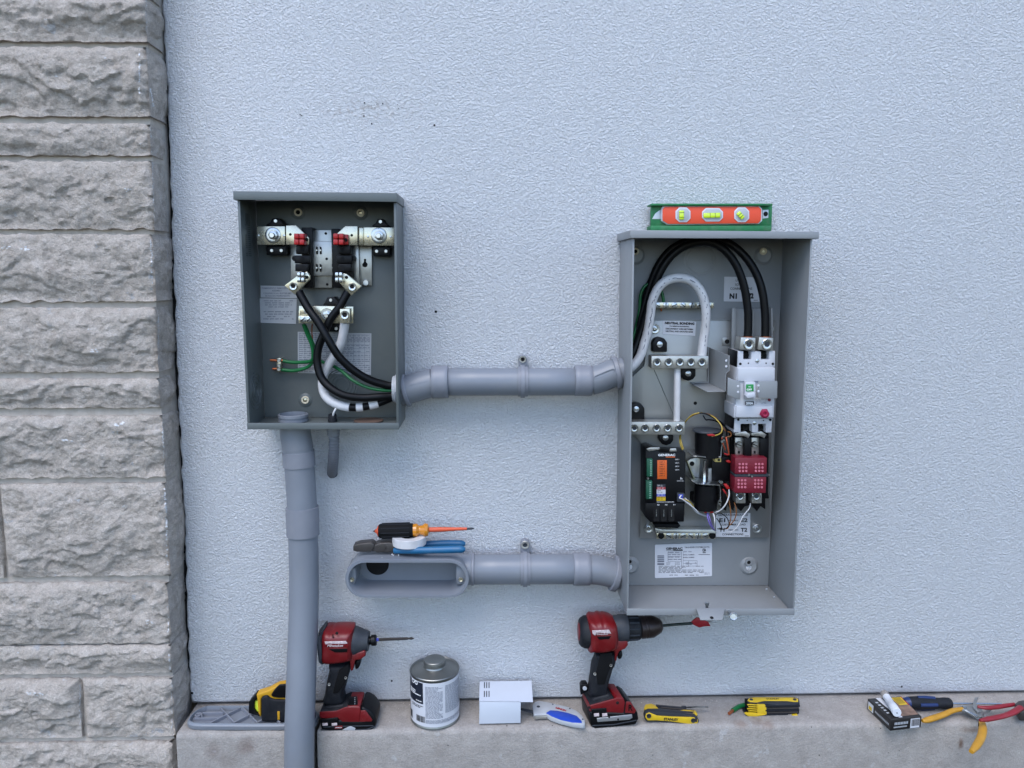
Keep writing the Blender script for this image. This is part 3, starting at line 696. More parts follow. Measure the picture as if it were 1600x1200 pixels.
# bus plates with the big bolts
def bus(mirror):
    f = (lambda x: x) if not mirror else (lambda x: 1690-x)
    dk = .046
    X = [(275, 392), (508, 392), (508, 546), (275, 546)] if not mirror else [(1163, 400), (1418, 402), (1418, 554), (1163, 552)]
    b = prism('bus_plate', Z1, X, dk, dk-.003, 'tinned', M_)
    if not mirror: pts = [(516, 385), (600, 383), (707, 488), (707, 546), (516, 546)]
    else: pts = [(1112, 392), (1010, 390), (935, 458), (935, 546), (1112, 552)]
    j = prism('jaw_plate', Z1, pts, dk+.008, dk+.005, 'tinned', M_)
    if mirror: prism('jaw_plate_bend', Z1, [(1113, 394), (1164, 399), (1164, 553), (1113, 551)], dk+.003, dk-.006, 'tinned', j, bev=.003)
    cx, cy_ = (405, 466) if not mirror else (1290, 470)
    wsh = knob('washer', Z1, cx, cy_, 66, dk+.003, dk, 'zinc', b, prof=WASHER)
    knob('lock_washer', Z1, cx, cy_, 48, dk+.0055, dk+.003, 'zinc', b, prof=[(0, .4), (0, 1), (1, .96), (1, .4)])
    hexnut('hex_nut', Z1, cx, cy_, 40, dk+.012, dk+.0055, 'zinc', b, rot=.3 if mirror else .9)
    sx = cx-34 if not mirror else cx-16
    kk = knob('stud', Z1, cx-8 if not mirror else cx-4, cy_, 21, dk+.019, dk+.011, 'chrome', b)
    for hx, hy in (((285, 470), (500, 470)) if not mirror else ((1200, 478), (1388, 480))): knob('punched_hole', Z1, hx, hy, 10, dk+.0006, dk, 'zinc', b)
    knob('punched_hole', Z1, 552 if not mirror else 1064, 460 if not mirror else 467, 11, dk+.0086, dk+.0078, 'hole_black', j)
    # black insulator behind
    ii = [(350, 392), (352, 376), (385, 360), (402, 326), (455, 324), (475, 350), (500, 376), (500, 392)]
    if mirror: ii = [(1235, 398), (1236, 380), (1262, 368), (1278, 332), (1325, 330), (1345, 366), (1375, 384), (1375, 398)]
    ins = prism('insulator', Z1, ii, .036, .0066, 'black_plastic', M_, bev=.001)
    knob('rivet', Z1, 428 if not mirror else 1303, 348 if not mirror else 354, 16, .038, .036, 'zinc', ins, n=6)
    r = (350, 555, 516, 632) if not mirror else (1240, 560, 1386, 640)
    i2 = box('insulator', Z1, r, .034, .0066, 'black_plastic', M_, bev=.002)
    for k in (0, 1): knob('rivet', Z1, (396+80*k) if not mirror else (1271+78*k), (594 if not mirror else 600), 15, .0362, .034, 'zinc', i2, n=6)
    # black jaw block, three steps
    ox = 0 if not mirror else 330
    q = lambda x: x+ox
    blk = prism('jaw_block', Z1, [(q(645), 402), (q(738), 402), (q(738), 905), (q(650), 905)] if not mirror else [(892, 412), (960, 412), (1072, 540), (1072, 905), (905, 905)], .040, .012, 'black_plastic', M_, bev=.0012)
    e = 1 if not mirror else -1
    def BX(x): return x if not mirror else 1652-x
    for (x0, y0, x1, y1, dd) in ((598, 548, 700, 624, .056), (586, 634, 715, 702, .052), (592, 706, 700, 768, .056)):
        bb = prism('block_step', Z1, [(BX(x0), y0), (BX(x1), y0), (BX(x1), y1), (BX(x0), y1)], dd, .016, 'black_plastic', blk, bev=.0015)
        knob('socket_hole', Z1, BX(652)-(14 if mirror else 0)*1, (y0+y1)/2-2, 21, dd+.0004, dd-.0005, 'hole_black', blk)
    knob('mounting_ear', Z1, BX(587), 660, 25, .046, .018, 'black_plastic', blk)
    knob('socket_hole', Z1, BX(587), 660, 10, .0464, .0458, 'hole_black', blk)
    # red jaws
    x0 = 581 if not mirror else 909
    for a in (0, 1):
        for bq in (0, 1):
            r0 = (x0+a*45, 452+bq*50, x0+a*45+40, 496+bq*50)
            box('red_jaw', Z1, r0, .078, .054, 'red_jaw', M_, bev=.0014, seg=2)
    box('red_jaw_base', Z1, (x0+2, 460, x0+125 if mirror else x0+100, 545), .064, .0545, 'red_jaw', M_, bev=.001)
    knob('socket_hole', Z1, 688 if not mirror else 1014, 503 if not mirror else 507, 16, .0645 if mirror else .0645, .064, 'hole_black', M_)
    # silver lower jaws and angled lugs
    x0 = 608 if not mirror else 925
    pts = [(502, 886), (630, 790), (690, 770), (714, 806), (714, 835), (588, 963)] if not mirror else [(1144, 893), (1022, 790), (955, 775), (938, 840), (1062, 970)]
    lg = prism('cable_lug', Z1, pts, .058, .048, 'tinned', M_, bev=.0008)
    for a in (0, 1):
        for bq in (0, 1): box('silver_jaw', Z1, (x0+a*32, 776+bq*44, x0+a*32+27, 816+bq*44), .074, .056, 'chrome', lg, bev=.0012, seg=2)
    knob('socket_hole', Z1, 692 if not mirror else 1020, 818, 14, .0588, .0578, 'hole_black', lg)
    cx, cy_ = (575, 892) if not mirror else (1067, 897)
    knob('lug_screw', Z1, cx, cy_, 34, .062, .058, 'chrome', lg, prof=SOCKET)
    knob('socket_hole', Z1, cx, cy_, 17, .0604, .0596, 'hole_black', lg)
bus(False); bus(True)
# neutral lug assembly
na = prism('neutral_plate', Z2, [(624, 42), (1077, 48), (1077, 188), (620, 188)], .044, .041, 'tinned', M_)
prism('insulator', Z1, [(822, 1050), (845, 1020), (858, 985), (915, 980), (938, 1005), (985, 1050)], .036, .0066, 'black_plastic', M_, bev=.001)
knob('rivet', Z1, 888, 1008, 15, .038, .036, 'zinc', na, n=6)
box('insulator', Z2, (878, 192, 972, 258), .034, .0066, 'black_plastic', M_, bev=.002)
knob('rivet', Z2, 934, 232, 15, .036, .034, 'zinc', na, n=6)
knob('washer', Z2, 855, 112, 50, .049, .044, 'zinc', na, prof=WASHER)
hexnut('hex_nut', Z2, 852, 118, 33, .056, .048, 'zinc', na); knob('stud', Z2, 850, 124, 18, .062, .055, 'chrome', na)
tl = prism('terminal_block', Z2, [(620, 126), (742, 126), (742, 188), (620, 188)], .058, .0442, 'tinned', na)
for X in (656, 708):
    knob('slotted_screw', Z2, X, 156, 27, .061, .058, 'zinc', tl); prism('screw_slot', Z2, [(X-20, 168), (X+14, 138), (X+20, 144), (X-14, 174)], .0614, .0608, 'hole_black', tl, bev=0)
box('terminal_block', Z2, (632, 52, 720, 118), .052, .0442, 'tinned', na); knob('slotted_screw', Z2, 690, 84, 26, .054, .052, 'zinc', na)
lb = prism('cable_lug', Z2, [(966, 68), (1048, 66), (1050, 186), (966, 186)], .066, .0442, 'tinned', na, bev=.001)
knob('lug_screw', Z2, 1005, 119, 37, .070, .066, 'chrome', lb, prof=SOCKET); knob('socket_hole', Z2, 1005, 119, 19, .0684, .0676, 'hole_black', lb)
# ground clamp
gc = prism('ground_clamp', Z2, [(438, 478), (474, 478), (472, 592), (438, 592)], .022, .0066, 'tinned', M_, bev=.001)
for Y in (500, 540, 572): knob('clamp_screw', Z2, 456, Y, 14, .026, .022, 'zinc', gc)
for Y in (495, 567): tube('bare_copper_end', [Z2(385+(20 if Y > 500 else 0), Y, .016), Z2(496, Y+3, .016)], .0022, 'copper', gc, sm=0)
# fittings standing on the box floor
zf = cl[3].z+.0022
c1 = onz(350+577*.1875, 470+1000*.1875, zf)
lathe('conduit_adapter', c1, c1+UPZ, [(0, .0245), (0, .0262), (.004, .0262), (.004, .0245), (.0075, .0245), (.0075, .0262), (.012, .0262), (.012, .0245), (.013, .023), (.002, .0225), (.002, 0)], 'pvc', M_, 40)
c2 = onz(350+905*.1875, 470+1004*.1875, zf)
lf = lathe('cord_connector', c2, c2+UPZ, [(0, .0085), (.004, .0085), (.004, .0074), (.0065, .0074), (.0065, .0078), (.013, .0072), (.014, .004), (.002, .004)], 'tool_dark', M_, 12)
tube('service_wire', [c2+UPZ*.003, Z2(915, 930, .055), Z2(940, 885, .05), Z2(950, 850, .03)], .0018, 'tape_white', M_)
# ------------------------------------------------------------ transfer switch box (right)
DR = .128
sw_ = thing('transfer_switch_box', 'tall light grey open electrical box with white breaker and red contactor, right of the pair', 'electrical box', at(1110, 960, .06))
cr_ = [at(988.5, 366, DR), at(1269.5, 366, DR), at(1240.5, 960, DR), at(979, 960, DR)]
T = sw_
enclosure(T, cr_, DR, 'enclosure_light', .0030, .0115)
hood(T, [(985, 359.5), (1280, 362), (1280, 373), (985, 372)], .136, 'enclosure_light')
# pressed mounting dimples and key holes
for X, Y, vw in ((240, 440, Z3), (1130, 440, Z3), (200, 730, Z5), (1028, 735, Z5)):
    g = knob('mounting_dimple', vw, X, Y, 62, .0105, .0060, 'enclosure_light', T, prof=[(0, 1.05), (.35, .99), (1, .74), (.9, .60), (.9, 0)])
    dx = 0
    knob('grommet', vw, X-4, Y-28, 25, .0140, .0098, 'cream' if vw is Z3 else 'enclosure_light', g, prof=[(0, .55), (0, 1), (.8, 1), (1, .9), (1, .55), (.8, .5)])
    knob('socket_hole', vw, X-4, Y-28, 13, .0120, .0098, 'hole_black' if vw is Z5 or X < 300 else 'tinned', g)
    if vw is Z5: knob('keyhole', vw, X-6, Y+8, 19, .0104, .0099, 'stucco', g)
knockout('knockout', Z3(685, 470, .0064), OUT, (.0235, .0285), 'enclosure_light', T, h=.0006)
# steel sub-panel
sp_ = prism('sub_panel', Z4, [(330, -2), (1212, -2), (1190, 400), (1160, 1510), (265, 1514), (282, 862), (228, 802), (186, 800), (186, 418), (296, 318)], .0165, .0135, 'steel_plate', T, bev=.0005)
prism('panel_fold', Z4, [(345, -4), (1212, -4), (1212, 2), (345, 2)], .0185, .0165, 'enclosure_light', sp_, bev=.0003)
for X, Y, vw in ((372, 62, Z4), (1165, 62, Z4), (330, 472, Z5), (1082, 474, Z5)):
    b = knob('panel_bolt', vw, X, Y, 33, .0195, .0168, 'zinc', sp_, prof=WASHER)
    hexnut('hex_nut', vw, X-3, Y-2, 19, .0245, .019, 'zinc', b); knob('stud', vw, X-3, Y-2, 9, .028, .024, 'chrome', b)
knob('punched_hole', Z4, 651, 578, 12, .0171, .0164, 'hole_black', sp_)
box('punched_tab', Z4, (838, 122, 905, 178), .0185, .0168, 'steel_plate', sp_); knob('punched_hole', Z4, 872, 150, 16, .0190, .0184, 'hole_black', sp_)
tube('panel_seam', [Z4(365, 345, .0170), Z4(500, 660, .0170)], .0006, 'enclosure_dark', sp_, sm=0)
# ground bars
def bar(view, r, n, x0, x1, yc, rr, d, m, parent, slot=True, socket=False, name='ground_bar', back=None, hide=None):
    b = box(name, view, r, d, back if back is not None else d-.008, m, parent, bev=.0006)
    for i in range(n):
        X = x0+(x1-x0)*i/(n-1)
        if socket:
            s = knob('lug_screw', view, X, yc, rr, d+.0025, d, 'chrome', b, prof=SOCKET); knob('socket_hole', view, X, yc, rr*.5, d+.0014, d+.0008, 'tool_grey', b)
        else:
            s = knob('slotted_screw', view, X, yc, rr, d+.0022, d, 'zinc', b)
            a = .5+i*1.1; c, s_ = math.cos(a), math.sin(a)
            q = [(X+c*rr*.9*i1-s_*rr*.13*i2, yc+s_*rr*.9*i1+c*rr*.13*i2) for i1, i2 in ((-1, -1), (1, -1), (1, 1), (-1, 1))]
            prism('screw_slot', view, q, d+.0026, d+.0020, 'hole_black', b, bev=0)
    return b
gb = bar(Z3, (372, 766, 778, 808), 7, 388, 745, 787, 20, .026, 'tinned', T)
tube('bare_copper_end', [Z3(412, 806, .024), Z3(415, 826, .022)], .0016, 'copper', gb, sm=0)
gb2 = bar(Z5, (382, 503, 790, 542), 6, 466, 722, 524, 21, .028, 'tinned', T)
for X in (414, 771): knob('bar_end_cap', Z5, X, 522, 22, .031, .028, 'black_matte', gb2)
prism('bar_bracket', Z5, [(372, 468), (420, 478), (772, 478), (800, 500), (800, 503), (378, 503)], .034, .0168, 'galvanised', gb2, bev=.0008)
# neutral bars with lugs
for (vw, pts, xs2, yc, ins) in ((Z4, [(347, 250), (345, 335), (738, 337), (742, 250)], (387, 467, 545, 622, 698), 293, ((405, 118, 457, 222, 405, 170), (603, 340, 655, 424, 603, 373))),
                               (Z4, [(186, 708), (186, 795), (576, 797), (578, 708)], (228, 303, 383, 460, 540), 752, ((245, 575, 300, 700, 241, 620), (450, 798, 500, 872, 445, 820)))):
    top = min(p[1] for p in pts)
    nb = prism('neutral_bar', vw, pts, .062, .036, 'aluminium', T, bev=.0008)
    for X in xs2:
        knob('lug_screw', vw, X, yc, 28, .0650, .062, 'chrome', nb, prof=SOCKET); knob('socket_hole', vw, X, yc, 13, .0640, .0634, 'tool_grey', nb)
        c = vw(X, top+6, .049); c.z = vw(X, top, .049).z+.0003
        lathe('wire_hole', c, c+UPZ, [(0, 0), (0, .0062), (.0006, .0062), (.0006, 0)], 'tool_grey' , nb, 18)
    for k, (cx, y0, x1, y1, kx, ky) in enumerate(ins):
        w_ = x1-cx
        if k == 0: q = [(cx-w_*.95, y1), (cx-w_*.95, y0+38), (cx-w_*.6, y0+10), (cx, y0), (cx+w_*.6, y0+10), (cx+w_*.98, y0+38), (cx+w_*.98, y1)]
        else: q = [(cx-w_*.95, y0), (cx+w_*.98, y0), (cx+w_*.98, y1-36), (cx+w_*.6, y1-10), (cx, y1), (cx-w_*.6, y1-10), (cx-w_*.95, y1-36)]
        n_ = prism('standoff_insulator', vw, q, .036, .0168, 'black_plastic', nb, bev=.0015)
        knob('insulator_screw', vw, kx, ky, 20, .0388, .036, 'zinc', n_); hexnut('hex_nut', vw, kx, ky, 12, .0408, .0386, 'zinc', n_)
tube('bonding_wire', [Z4(525, 325, .048), Z4(525, 420, .050), Z4(524, 560, .050), Z4(521, 712, .048)], Z4.m(525, 500, .05, 23), 'tape_white', T)
mat('red_smear', (150, 50, 40), .6)
# L-shaped shield
bm = bmesh.new()
prism('shield_plate', Z4, [(745, 190), (745, 436), (620, 442), (618, 436), (740, 430), (741, 190)], .024, .0168, 'enclosure_light', T, bev=.0003)
q = [Z4(745, 190, .020), Z4(884, 246, .085), Z4(884, 350, .085), Z4(862, 372, .085), Z4(860, 494, .085), Z4(745, 436, .020)]
bm = bmesh.new(); add_prism(bm, q, Vector((.0012, 0, 0)), .0002, 1); sh = finish('shield_plate', bm, 'enclosure_light', T)
q = [Z4(745, 436, .020), Z4(860, 494, .085), Z4(735, 497, .085), Z4(622, 442, .022)]
bm = bmesh.new(); add_prism(bm, q, Vector((0, 0, -.0012)), .0002, 1); finish('shield_plate', bm, 'enclosure_light', T)
for Y in (282, 322): knob('punched_hole', Z4, 866, Y, 8, .0856, .0850, 'label_white', sh)
# light frame behind the breaker
fr = prism('breaker_backplate', Z3, [(912, 812), (1188, 812), (1188, 1120), (905, 1120)], .028, .0168, 'enclosure_light', T, bev=.001)
prism('backplate_rib', Z3, [(908, 806), (935, 806), (928, 1110), (904, 1110)], .036, .0285, 'enclosure_light', fr, bev=.0008)
prism('backplate_rib', Z3, [(1052, 815), (1062, 815), (1058, 1000), (1048, 1000)], .034, .0285, 'enclosure_light', fr, bev=.0008)
prism('backplate_rib', Z3, [(1176, 806), (1190, 806), (1192, 1010), (1180, 1010)], .036, .0285, 'enclosure_light', fr, bev=.0008)
# breaker
brk = prism('circuit_breaker', Z4, [(942, 330), (1206, 330), (1200, 592), (1196, 680), (918, 680), (922, 592), (932, 592)], .088, .030, 'breaker_white', T, bev=.0015)
prism('breaker_side', Z4, [(940, 215), (946, 215), (930, 592), (918, 760), (914, 760)], .080, .029, 'black_plastic', brk, bev=.0004)
up = prism('terminal_shroud', Z4, [(942, 215), (985, 215), (985, 275), (1040, 275), (1040, 218), (1108, 218), (1108, 275), (1165, 275), (1165, 215), (1206, 215), (1204, 326), (940, 326)], .078, .030, 'breaker_white', brk, bev=.001)
lo = prism('terminal_shroud', Z4, [(918, 684), (1186, 684), (1180, 782), (1140, 782), (1140, 722), (1088, 722), (1088, 782), (1046, 782), (1046, 722), (966, 722), (966, 782), (918, 782)], .078, .030, 'breaker_white', brk, bev=.001)
for r in ((984, 217, 1041, 275), (1107, 217, 1166, 275), (965, 722, 1047, 775), (1087, 722, 1141, 775)):
    s = box('terminal_recess', Z4, r, .062, .031, 'black_matte', brk); knob('terminal_screw', Z4, (r[0]+r[2])/2-8, (r[1]+r[3])/2, 20, .066, .062, 'black_plastic', s, prof=SOCKET)
for X, Y in ((1082, 284), (1063, 716)): knob('cover_screw', Z4, X, Y, 13, .0798, .078, 'zinc', brk)
for X, Y, r in ((964, 305, 9), (1190, 305, 9), (1020, 300, 5), (1143, 300, 5), (950, 692, 9), (1172, 694, 9), (1012, 698, 4), (1125, 698, 4)): knob('screw_hole', Z4, X, Y, r, .0785, .0778, 'hole_black', brk)
prism('breaker_cover', Z4, [(948, 336), (1202, 336), (1200, 426), (946, 426)], .091, .088, 'breaker_white', brk, bev=.001)
prism('breaker_cover', Z4, [(936, 598), (1190, 598), (1188, 676), (932, 676)], .091, .088, 'breaker_white', brk, bev=.001)
hh = prism('handle_guard', Z4, [(996, 430), (1070, 430), (1072, 548), (996, 548)], .098, .088, 'breaker_white', brk, bev=.0015)
gs = box('status_window', Z4, (1004, 447, 1056, 496), .0992, .098, 'green_plastic', hh, bev=.0004); gs.data.materials[0] = mat('status_green', (20, 130, 60), .4)
text('ON', Z4, 1028, 464, None, 9, .0996, 'print_white', gs); text('OFF', Z4, 1026, 483, 36, 13, .0996, 'print_white', gs, bold=.03)
prism('toggle_handle', Z4, [(1012, 512), (1066, 502), (1070, 536), (1014, 546), (1002, 530)], .112, .096, 'breaker_white', hh, bev=.0015)
amp = box('amp_plate', Z4, (999, 565, 1058, 591), .0925, .0912, 'print_black', brk, bev=.0003); text('200A', Z4, 1028, 578, 52, 19, .0929, 'print_white', amp, bold=.06)
print_rows(Z4, (1068, 552, 1170, 586), 4, .0886, 'print_grey', brk, word=(10, 25), fill=.4, seed=4)
knob('trip_lamp', Z4, 1167, 556, 10, .0900, .088, 'red_block', brk)
mat('pink', (145, 22, 62), .4)
kb = prism('test_knob', Z4, [(1098, 655), (1110, 632), (1118, 620), (1150, 618), (1158, 634), (1168, 652), (1160, 672), (1145, 682), (1118, 680)], .094, .091, 'red_block', brk, bev=.0008); kb.data.materials[0] = MATS['pink']
knob('test_button', Z4, 1136, 652, 21, .0975, .094, 'pink', kb, prof=SOCKET)
b1 = prism('lockout_bracket', Z4, [(1088, 426), (1222, 424), (1220, 543), (1086, 543)], .101, .099, 'enclosure_light', brk, bev=.0006)
prism('lockout_bracket', Z4, [(876, 398), (945, 425), (966, 432), (962, 553), (940, 548), (874, 520)], .096, .094, 'enclosure_light', brk, bev=.0006)
for Y in (460, 500): knob('punched_hole', Z4, 948, Y, 8, .0966, .0959, 'label_white', brk); knob('punched_hole', Z4, 1090, Y-5, 8, .1016, .1009, 'label_white', brk)
for X0, X1, cx in ((958, 1070, 1024), (1084, 1194, 1150)):
    l = prism('cable_lug', Z4, [(X0+10, 120), (X1, 124), (X1-4, 212), (X0, 206)], .082, .052, 'aluminium', brk, bev=.001)
    knob('lug_screw', Z4, cx, 169, 37, .085, .082, 'chrome', l, prof=SOCKET); knob('socket_hole', Z4, cx, 169, 17, .0838, .0832, 'tool_grey', l)
    c = Z4((X0+X1)/2, 118, .067); lathe('wire_hole', c, c+UPZ*.001, [(0, 0), (0, .009), (.001, .009), (.001, 0)], 'copper', l, 16)
# contactor below the breaker
ct = prism('contactor', B1, [(960, 330), (1440, 330), (1430, 1150), (1440, 1240), (960, 1240)], .050, .0168, 'black_matte', T, bev=.002)
for X0, X1, cx in ((968, 1090, 1025), (1195, 1312, 1245)):
    l = box('contact_plate', B1, (X0, 390, X1, 625), .056, .050, 'aluminium', ct); knob('terminal_screw', B1, cx, 490, 44, .062, .056, 'zinc', l); 
    prism('screw_slot', B1, [(cx-36, 470), (cx+34, 500), (cx+30, 512), (cx-40, 482)], .0628, .0618, 'hole_black', l, bev=0)
    box('contact_slot', B1, (cx-22, 575, cx+8, 612), .0566, .0558, 'hole_black', l, bev=0)
    q = [(X0-5, 330), (X1+20, 300), (X1+90, 345), (X1+60, 400), (X1, 370), (X0, 365)]
    prism('bus_link', B1, q, .070, .052, 'aluminium', l, bev=.0008)
box('contactor_wall', B1, (1095, 390, 1195, 660), .066, .050, 'black_plastic', ct, bev=.001); box('contactor_wall', B1, (1315, 400, 1430, 660), .064, .050, 'black_plastic', ct, bev=.001)
def dots(view, cx, cy_, dx, dy, r, d, parent, m):
    bm = bmesh.new()
    for i in (-1, 0, 1):
        for j in (-1, 0, 1):
            p = view(cx+i*dx, cy_+j*dy, d); R = view.m(cx, cy_, d, r)
            add_lathe(bm, p, p+OUT, [(0, R), (.0007, R*.85), (.0007, R*.55), (0, R*.4), (0, 0)], 10)
    return finish('vent_dimples', bm, m, parent)
mat('red_dim', (190, 110, 125), .4)
for k, (pts, cc) in enumerate((([(968, 668), (1410, 668), (1404, 895), (964, 895)], ((1075, 805), (1300, 805))), ([(960, 940), (1402, 940), (1392, 1160), (955, 1158)], ((1060, 1030), (1290, 1030))))):
    rb = prism('arc_cover', B1, pts, .080, .052, 'red_block', T, bev=.0012, label=('upper' if k == 0 else 'lower')+' dark red dimpled cover half')
    for cx, cy_ in cc: dots(B1, cx, cy_, 46, 48, 17, .0801, rb, 'red_dim')
cb = prism('cover_band', B1, [(960, 900), (1440, 900), (1440, 934), (960, 936)], .079, .052, 'tool_grey', T)
for X, Y in ((1160, 910), (1200, 930)): knob('band_screw', B1, X, Y, 14, .082, .079, 'zinc', cb)
knob('band_end', B1, 1440, 908, 10, .081, .079, 'zinc', cb)
low = prism('contactor_base', B2, [(940, 560), (1425, 560), (1425, 770), (1370, 735), (1330, 795), (1270, 715), (1190, 740), (1150, 795), (1120, 770), (1080, 700), (1065, 795), (990, 700), (980, 790), (930, 760)], .048, .0168, 'black_plastic', T, bev=.0008)
for X0, X1, cx in ((1092, 1200, 1142), (1272, 1384, 1325)):
    l = box('load_lug', B2, (X0, 588, X1, 702), .070, .048, 'aluminium', low, bev=.001)
    knob('lug_screw', B2, cx, 625, 48, .073, .070, 'chrome', l, prof=SOCKET); knob('socket_hole', B2, cx, 625, 24, .0718, .0712, 'tool_grey', l)
# solenoid coils and linkage
cc = B1(600, 290, .050); cb_ = B1(600, 640, .050); R = B1.m(600, 400, .05, 190)
sol = lathe('solenoid_coil', cb_, cc, [(0, R), ((cc-cb_).length, R), ((cc-cb_).length, 0)], 'black_plastic', T, 36)
tp = B1(572, 280, .050); lathe('coil_cap', tp-UPZ*.003, tp+UPZ, [(0, R*.95), (0, R*1.0), (.0015, R*1.02), (.0036, R*.97), (.0040, 0)], 'tool_grey', sol, 36)
c3 = B2(745, 480, .050); c4 = B2(745, 760, .050); R2 = B2.m(745, 600, .05, 125)
s2 = lathe('solenoid_coil', c4, c3, [(0, 0), (0, R2), ((c3-c4).length, R2), ((c3-c4).length, 0)], 'black_plastic', T, 36)
box('coil_yoke', B1, (640, 660, 960, 1000), .046, .0168, 'black_plastic', T, bev=.002)
box('coil_yoke', B2, (600, 600, 740, 700), .040, .0168, 'black_matte', T, bev=.002)
def strap(pts, w, m, name='linkage_bracket'):
    """sheet strip seen edge-on: pts in B1 px along its line, w = (front,back) depth"""
    a = [B1(x, y, w[0]) for x, y in pts]; th = .0016; bm = bmesh.new()
    up = []
    for i, p in enumerate(a):
        t = (a[min(i+1, len(a)-1)]-a[max(i-1, 0)]).normalized(); n = Vector((-t.z, 0, t.x)); up.append((p+n*th/2, p-n*th/2))
    poly = [u[0] for u in up]+[u[1] for u in up][::-1]
    add_prism(bm, poly, Vector((0, w[0]-w[1], 0)), .0002, 1); return finish(name, bm, m, T)
strap([(380, 650), (450, 650), (560, 662), (770, 662), (775, 560), (788, 470), (790, 440)], (.072, .030), 'zinc')
strap([(360, 985), (430, 1025), (520, 1042), (750, 1048), (762, 1120), (764, 1290), (764, 1340)], (.072, .030), 'zinc')
prism('linkage_arm', B1, [(300, 720), (345, 690), (420, 665), (480, 680), (470, 990), (380, 985), (330, 830)], .028, .025, 'galvanised', T, bev=.0006)
knob('punched_hole', B1, 368, 752, 33, .0286, .0279, 'hole_black', T)
prism('linkage_rib', B1, [(296, 722), (306, 712), (412, 960), (396, 972)], .042, .026, 'yellow', T, bev=.0008).data.materials[0] = mat('passivated_steel', (150, 150, 120), .35, metal=.8)
pl = lathe('plunger', B1(535, 1025, .052), B1(545, 690, .052), [(0, .0042), (.008, .0042), (.009, .0036), (.024, .0036), (.0245, .0030), (.03, .0030), (.031, .0033), (.042, .0033)], 'chrome', T, 20)
prism('linkage_blade', B1, [(595, 820), (640, 815), (640, 1010), (590, 1015)], .046, .040, 'steel_plate', T)
yt_ = box('terminal_tab', B1, (685, 672, 772, 728), .060, .046, 'yellow', T); yt_.data.materials[0] = mat('pale_yellow', (205, 185, 110), .4); knob('socket_hole', B1, 740, 700, 18, .0606, .0598, 'hole_black', yt_)
for X, Y, r in ((785, 445, 20), (808, 425, 16), (796, 375, 12)): knob('terminal_stud', B1, X, Y, r, .078, .072, 'chrome', T)
for X, Y in ((910, 682), (905, 700), (925, 462)): knob('terminal_stud', B2, X, Y, 20, .078, .072, 'chrome', T)
# controller module
pc = prism('controller_module', B2, [(62, 82), (120, 66), (230, 120), (520, 122), (515, 590), (500, 912), (120, 918), (55, 850), (60, 400)], .060, .0168, 'black_plastic', T, bev=.0012)
prism('module_top', B2, [(72, 84), (115, 68), (225, 66), (220, 92), (100, 112)], .0626, .060, 'aluminium', pc)
prism('module_top', B2, [(335, 112), (345, 80), (410, 76), (420, 112)], .0626, .060, 'aluminium', pc)
text('GENERAC', B2, 303, 152, 195, 27, .0606, 'print_white', pc, bold=.035)
marks(B2, [(293, 170, 398, 180)], .0606, 'orange', pc)
for r in ((78, 198, 145, 400), (70, 446, 140, 655)):
    g = box('terminal_strip', B2, r, .068, .060, 'green_plastic', pc, bev=.001)
    for i in range(8): yq = r[1]+14+i*(r[3]-r[1]-14)/8; box('strip_terminal', B2, (r[0]+36, yq, r[0]+56, yq+14), .0688, .068, 'green_plastic', g, bev=.0003).data.materials[0] = MATS.get('pale_green') or mat('pale_green', (120, 160, 140), .5)
knob('strip_screw', B2, 92, 420, 12, .066, .060, 'zinc', pc)
ol = box('orange_label', B2, (197, 212, 305, 425), .0608, .0602, 'orange', pc, bev=.0001)
for i, tx in enumerate(('OFF 1', 'TIMED 1', 'OFF 2', 'TIMED', 'OFF 3', 'TIMED 3', 'OFF 4')): text(tx, B2, 251, 232+i*26, 60, 13, .0612, 'print_black', ol)
for i, tx in enumerate(('LED 1', 'LED 2', 'LED 3', 'LED 4')): text(tx, B2, 422, 203+i*39, 42, 13, .0606, 'print_white', pc)
text('STATUS LED', B2, 458, 447, 74, 9, .0606, 'print_white', pc); text('h', B2, 470, 418, 20, 26, .0606, 'print_white', pc)
for y0, y1, col in ((485, 517, 'tool_grey'), (517, 545, 'print_red'), (545, 595, 'label_white'), (595, 625, 'lab_blue'), (625, 673, 'yellow')):
    if col == 'lab_blue': mat('lab_blue', (60, 70, 165), .5)
    q = box('fuse_label', B2, (190, y0, 290, y1-.5), .0608, .0602, col, pc, bev=0); print_rows(B2, (200, y0+8, 282, y1-4), 2 if y1-y0 > 30 else 1, .0611, 'print_black' if col not in ('tool_grey', 'print_red', 'lab_blue') else 'print_white', q, word=(20, 40), fill=.45, seed=y0)
text('REPLACE FUSE WITH SAME RATING', B2, 290, 686, 195, 11, .0606, 'print_white', pc)
for i, tx in enumerate(('N2', 'N1', 'T1')): text(tx, B2, 208+90*i, 718, 24, 15, .0668, 'print_white', pc)
fb = prism('fuse_block', B2, [(62, 700), (500, 702), (498, 912), (122, 916), (60, 850)], .0662, .0612, 'black_plastic', pc, bev=.001)
for X in (186, 270, 357):
    box('fuse_slot', B2, (X-32, 738, X+32, 905), .0668, .0660, 'hole_black', fb, bev=0)
    lathe('fuse', B2(X, 850, .0675), B2(X, 748, .0675), [(0, 0), (0, .0016), (.003, .0016), (.003, .0013), (.010, .0013), (.010, .0016), (.013, .0016), (.013, 0)], 'chrome', fb, 12)
prism('module_foot', B2, [(170, 935), (450, 940), (462, 962), (430, 985), (175, 975), (150, 940)], .052, .0168, 'black_matte', T, bev=.001)
cn = box('plug_connector', B2, (425, 590, 510, 690), .066, .050, 'tool_grey', T, bev=.0012)
box('connector_face', B2, (440, 600, 490, 650), .0665, .066, 'lab_blue', cn)
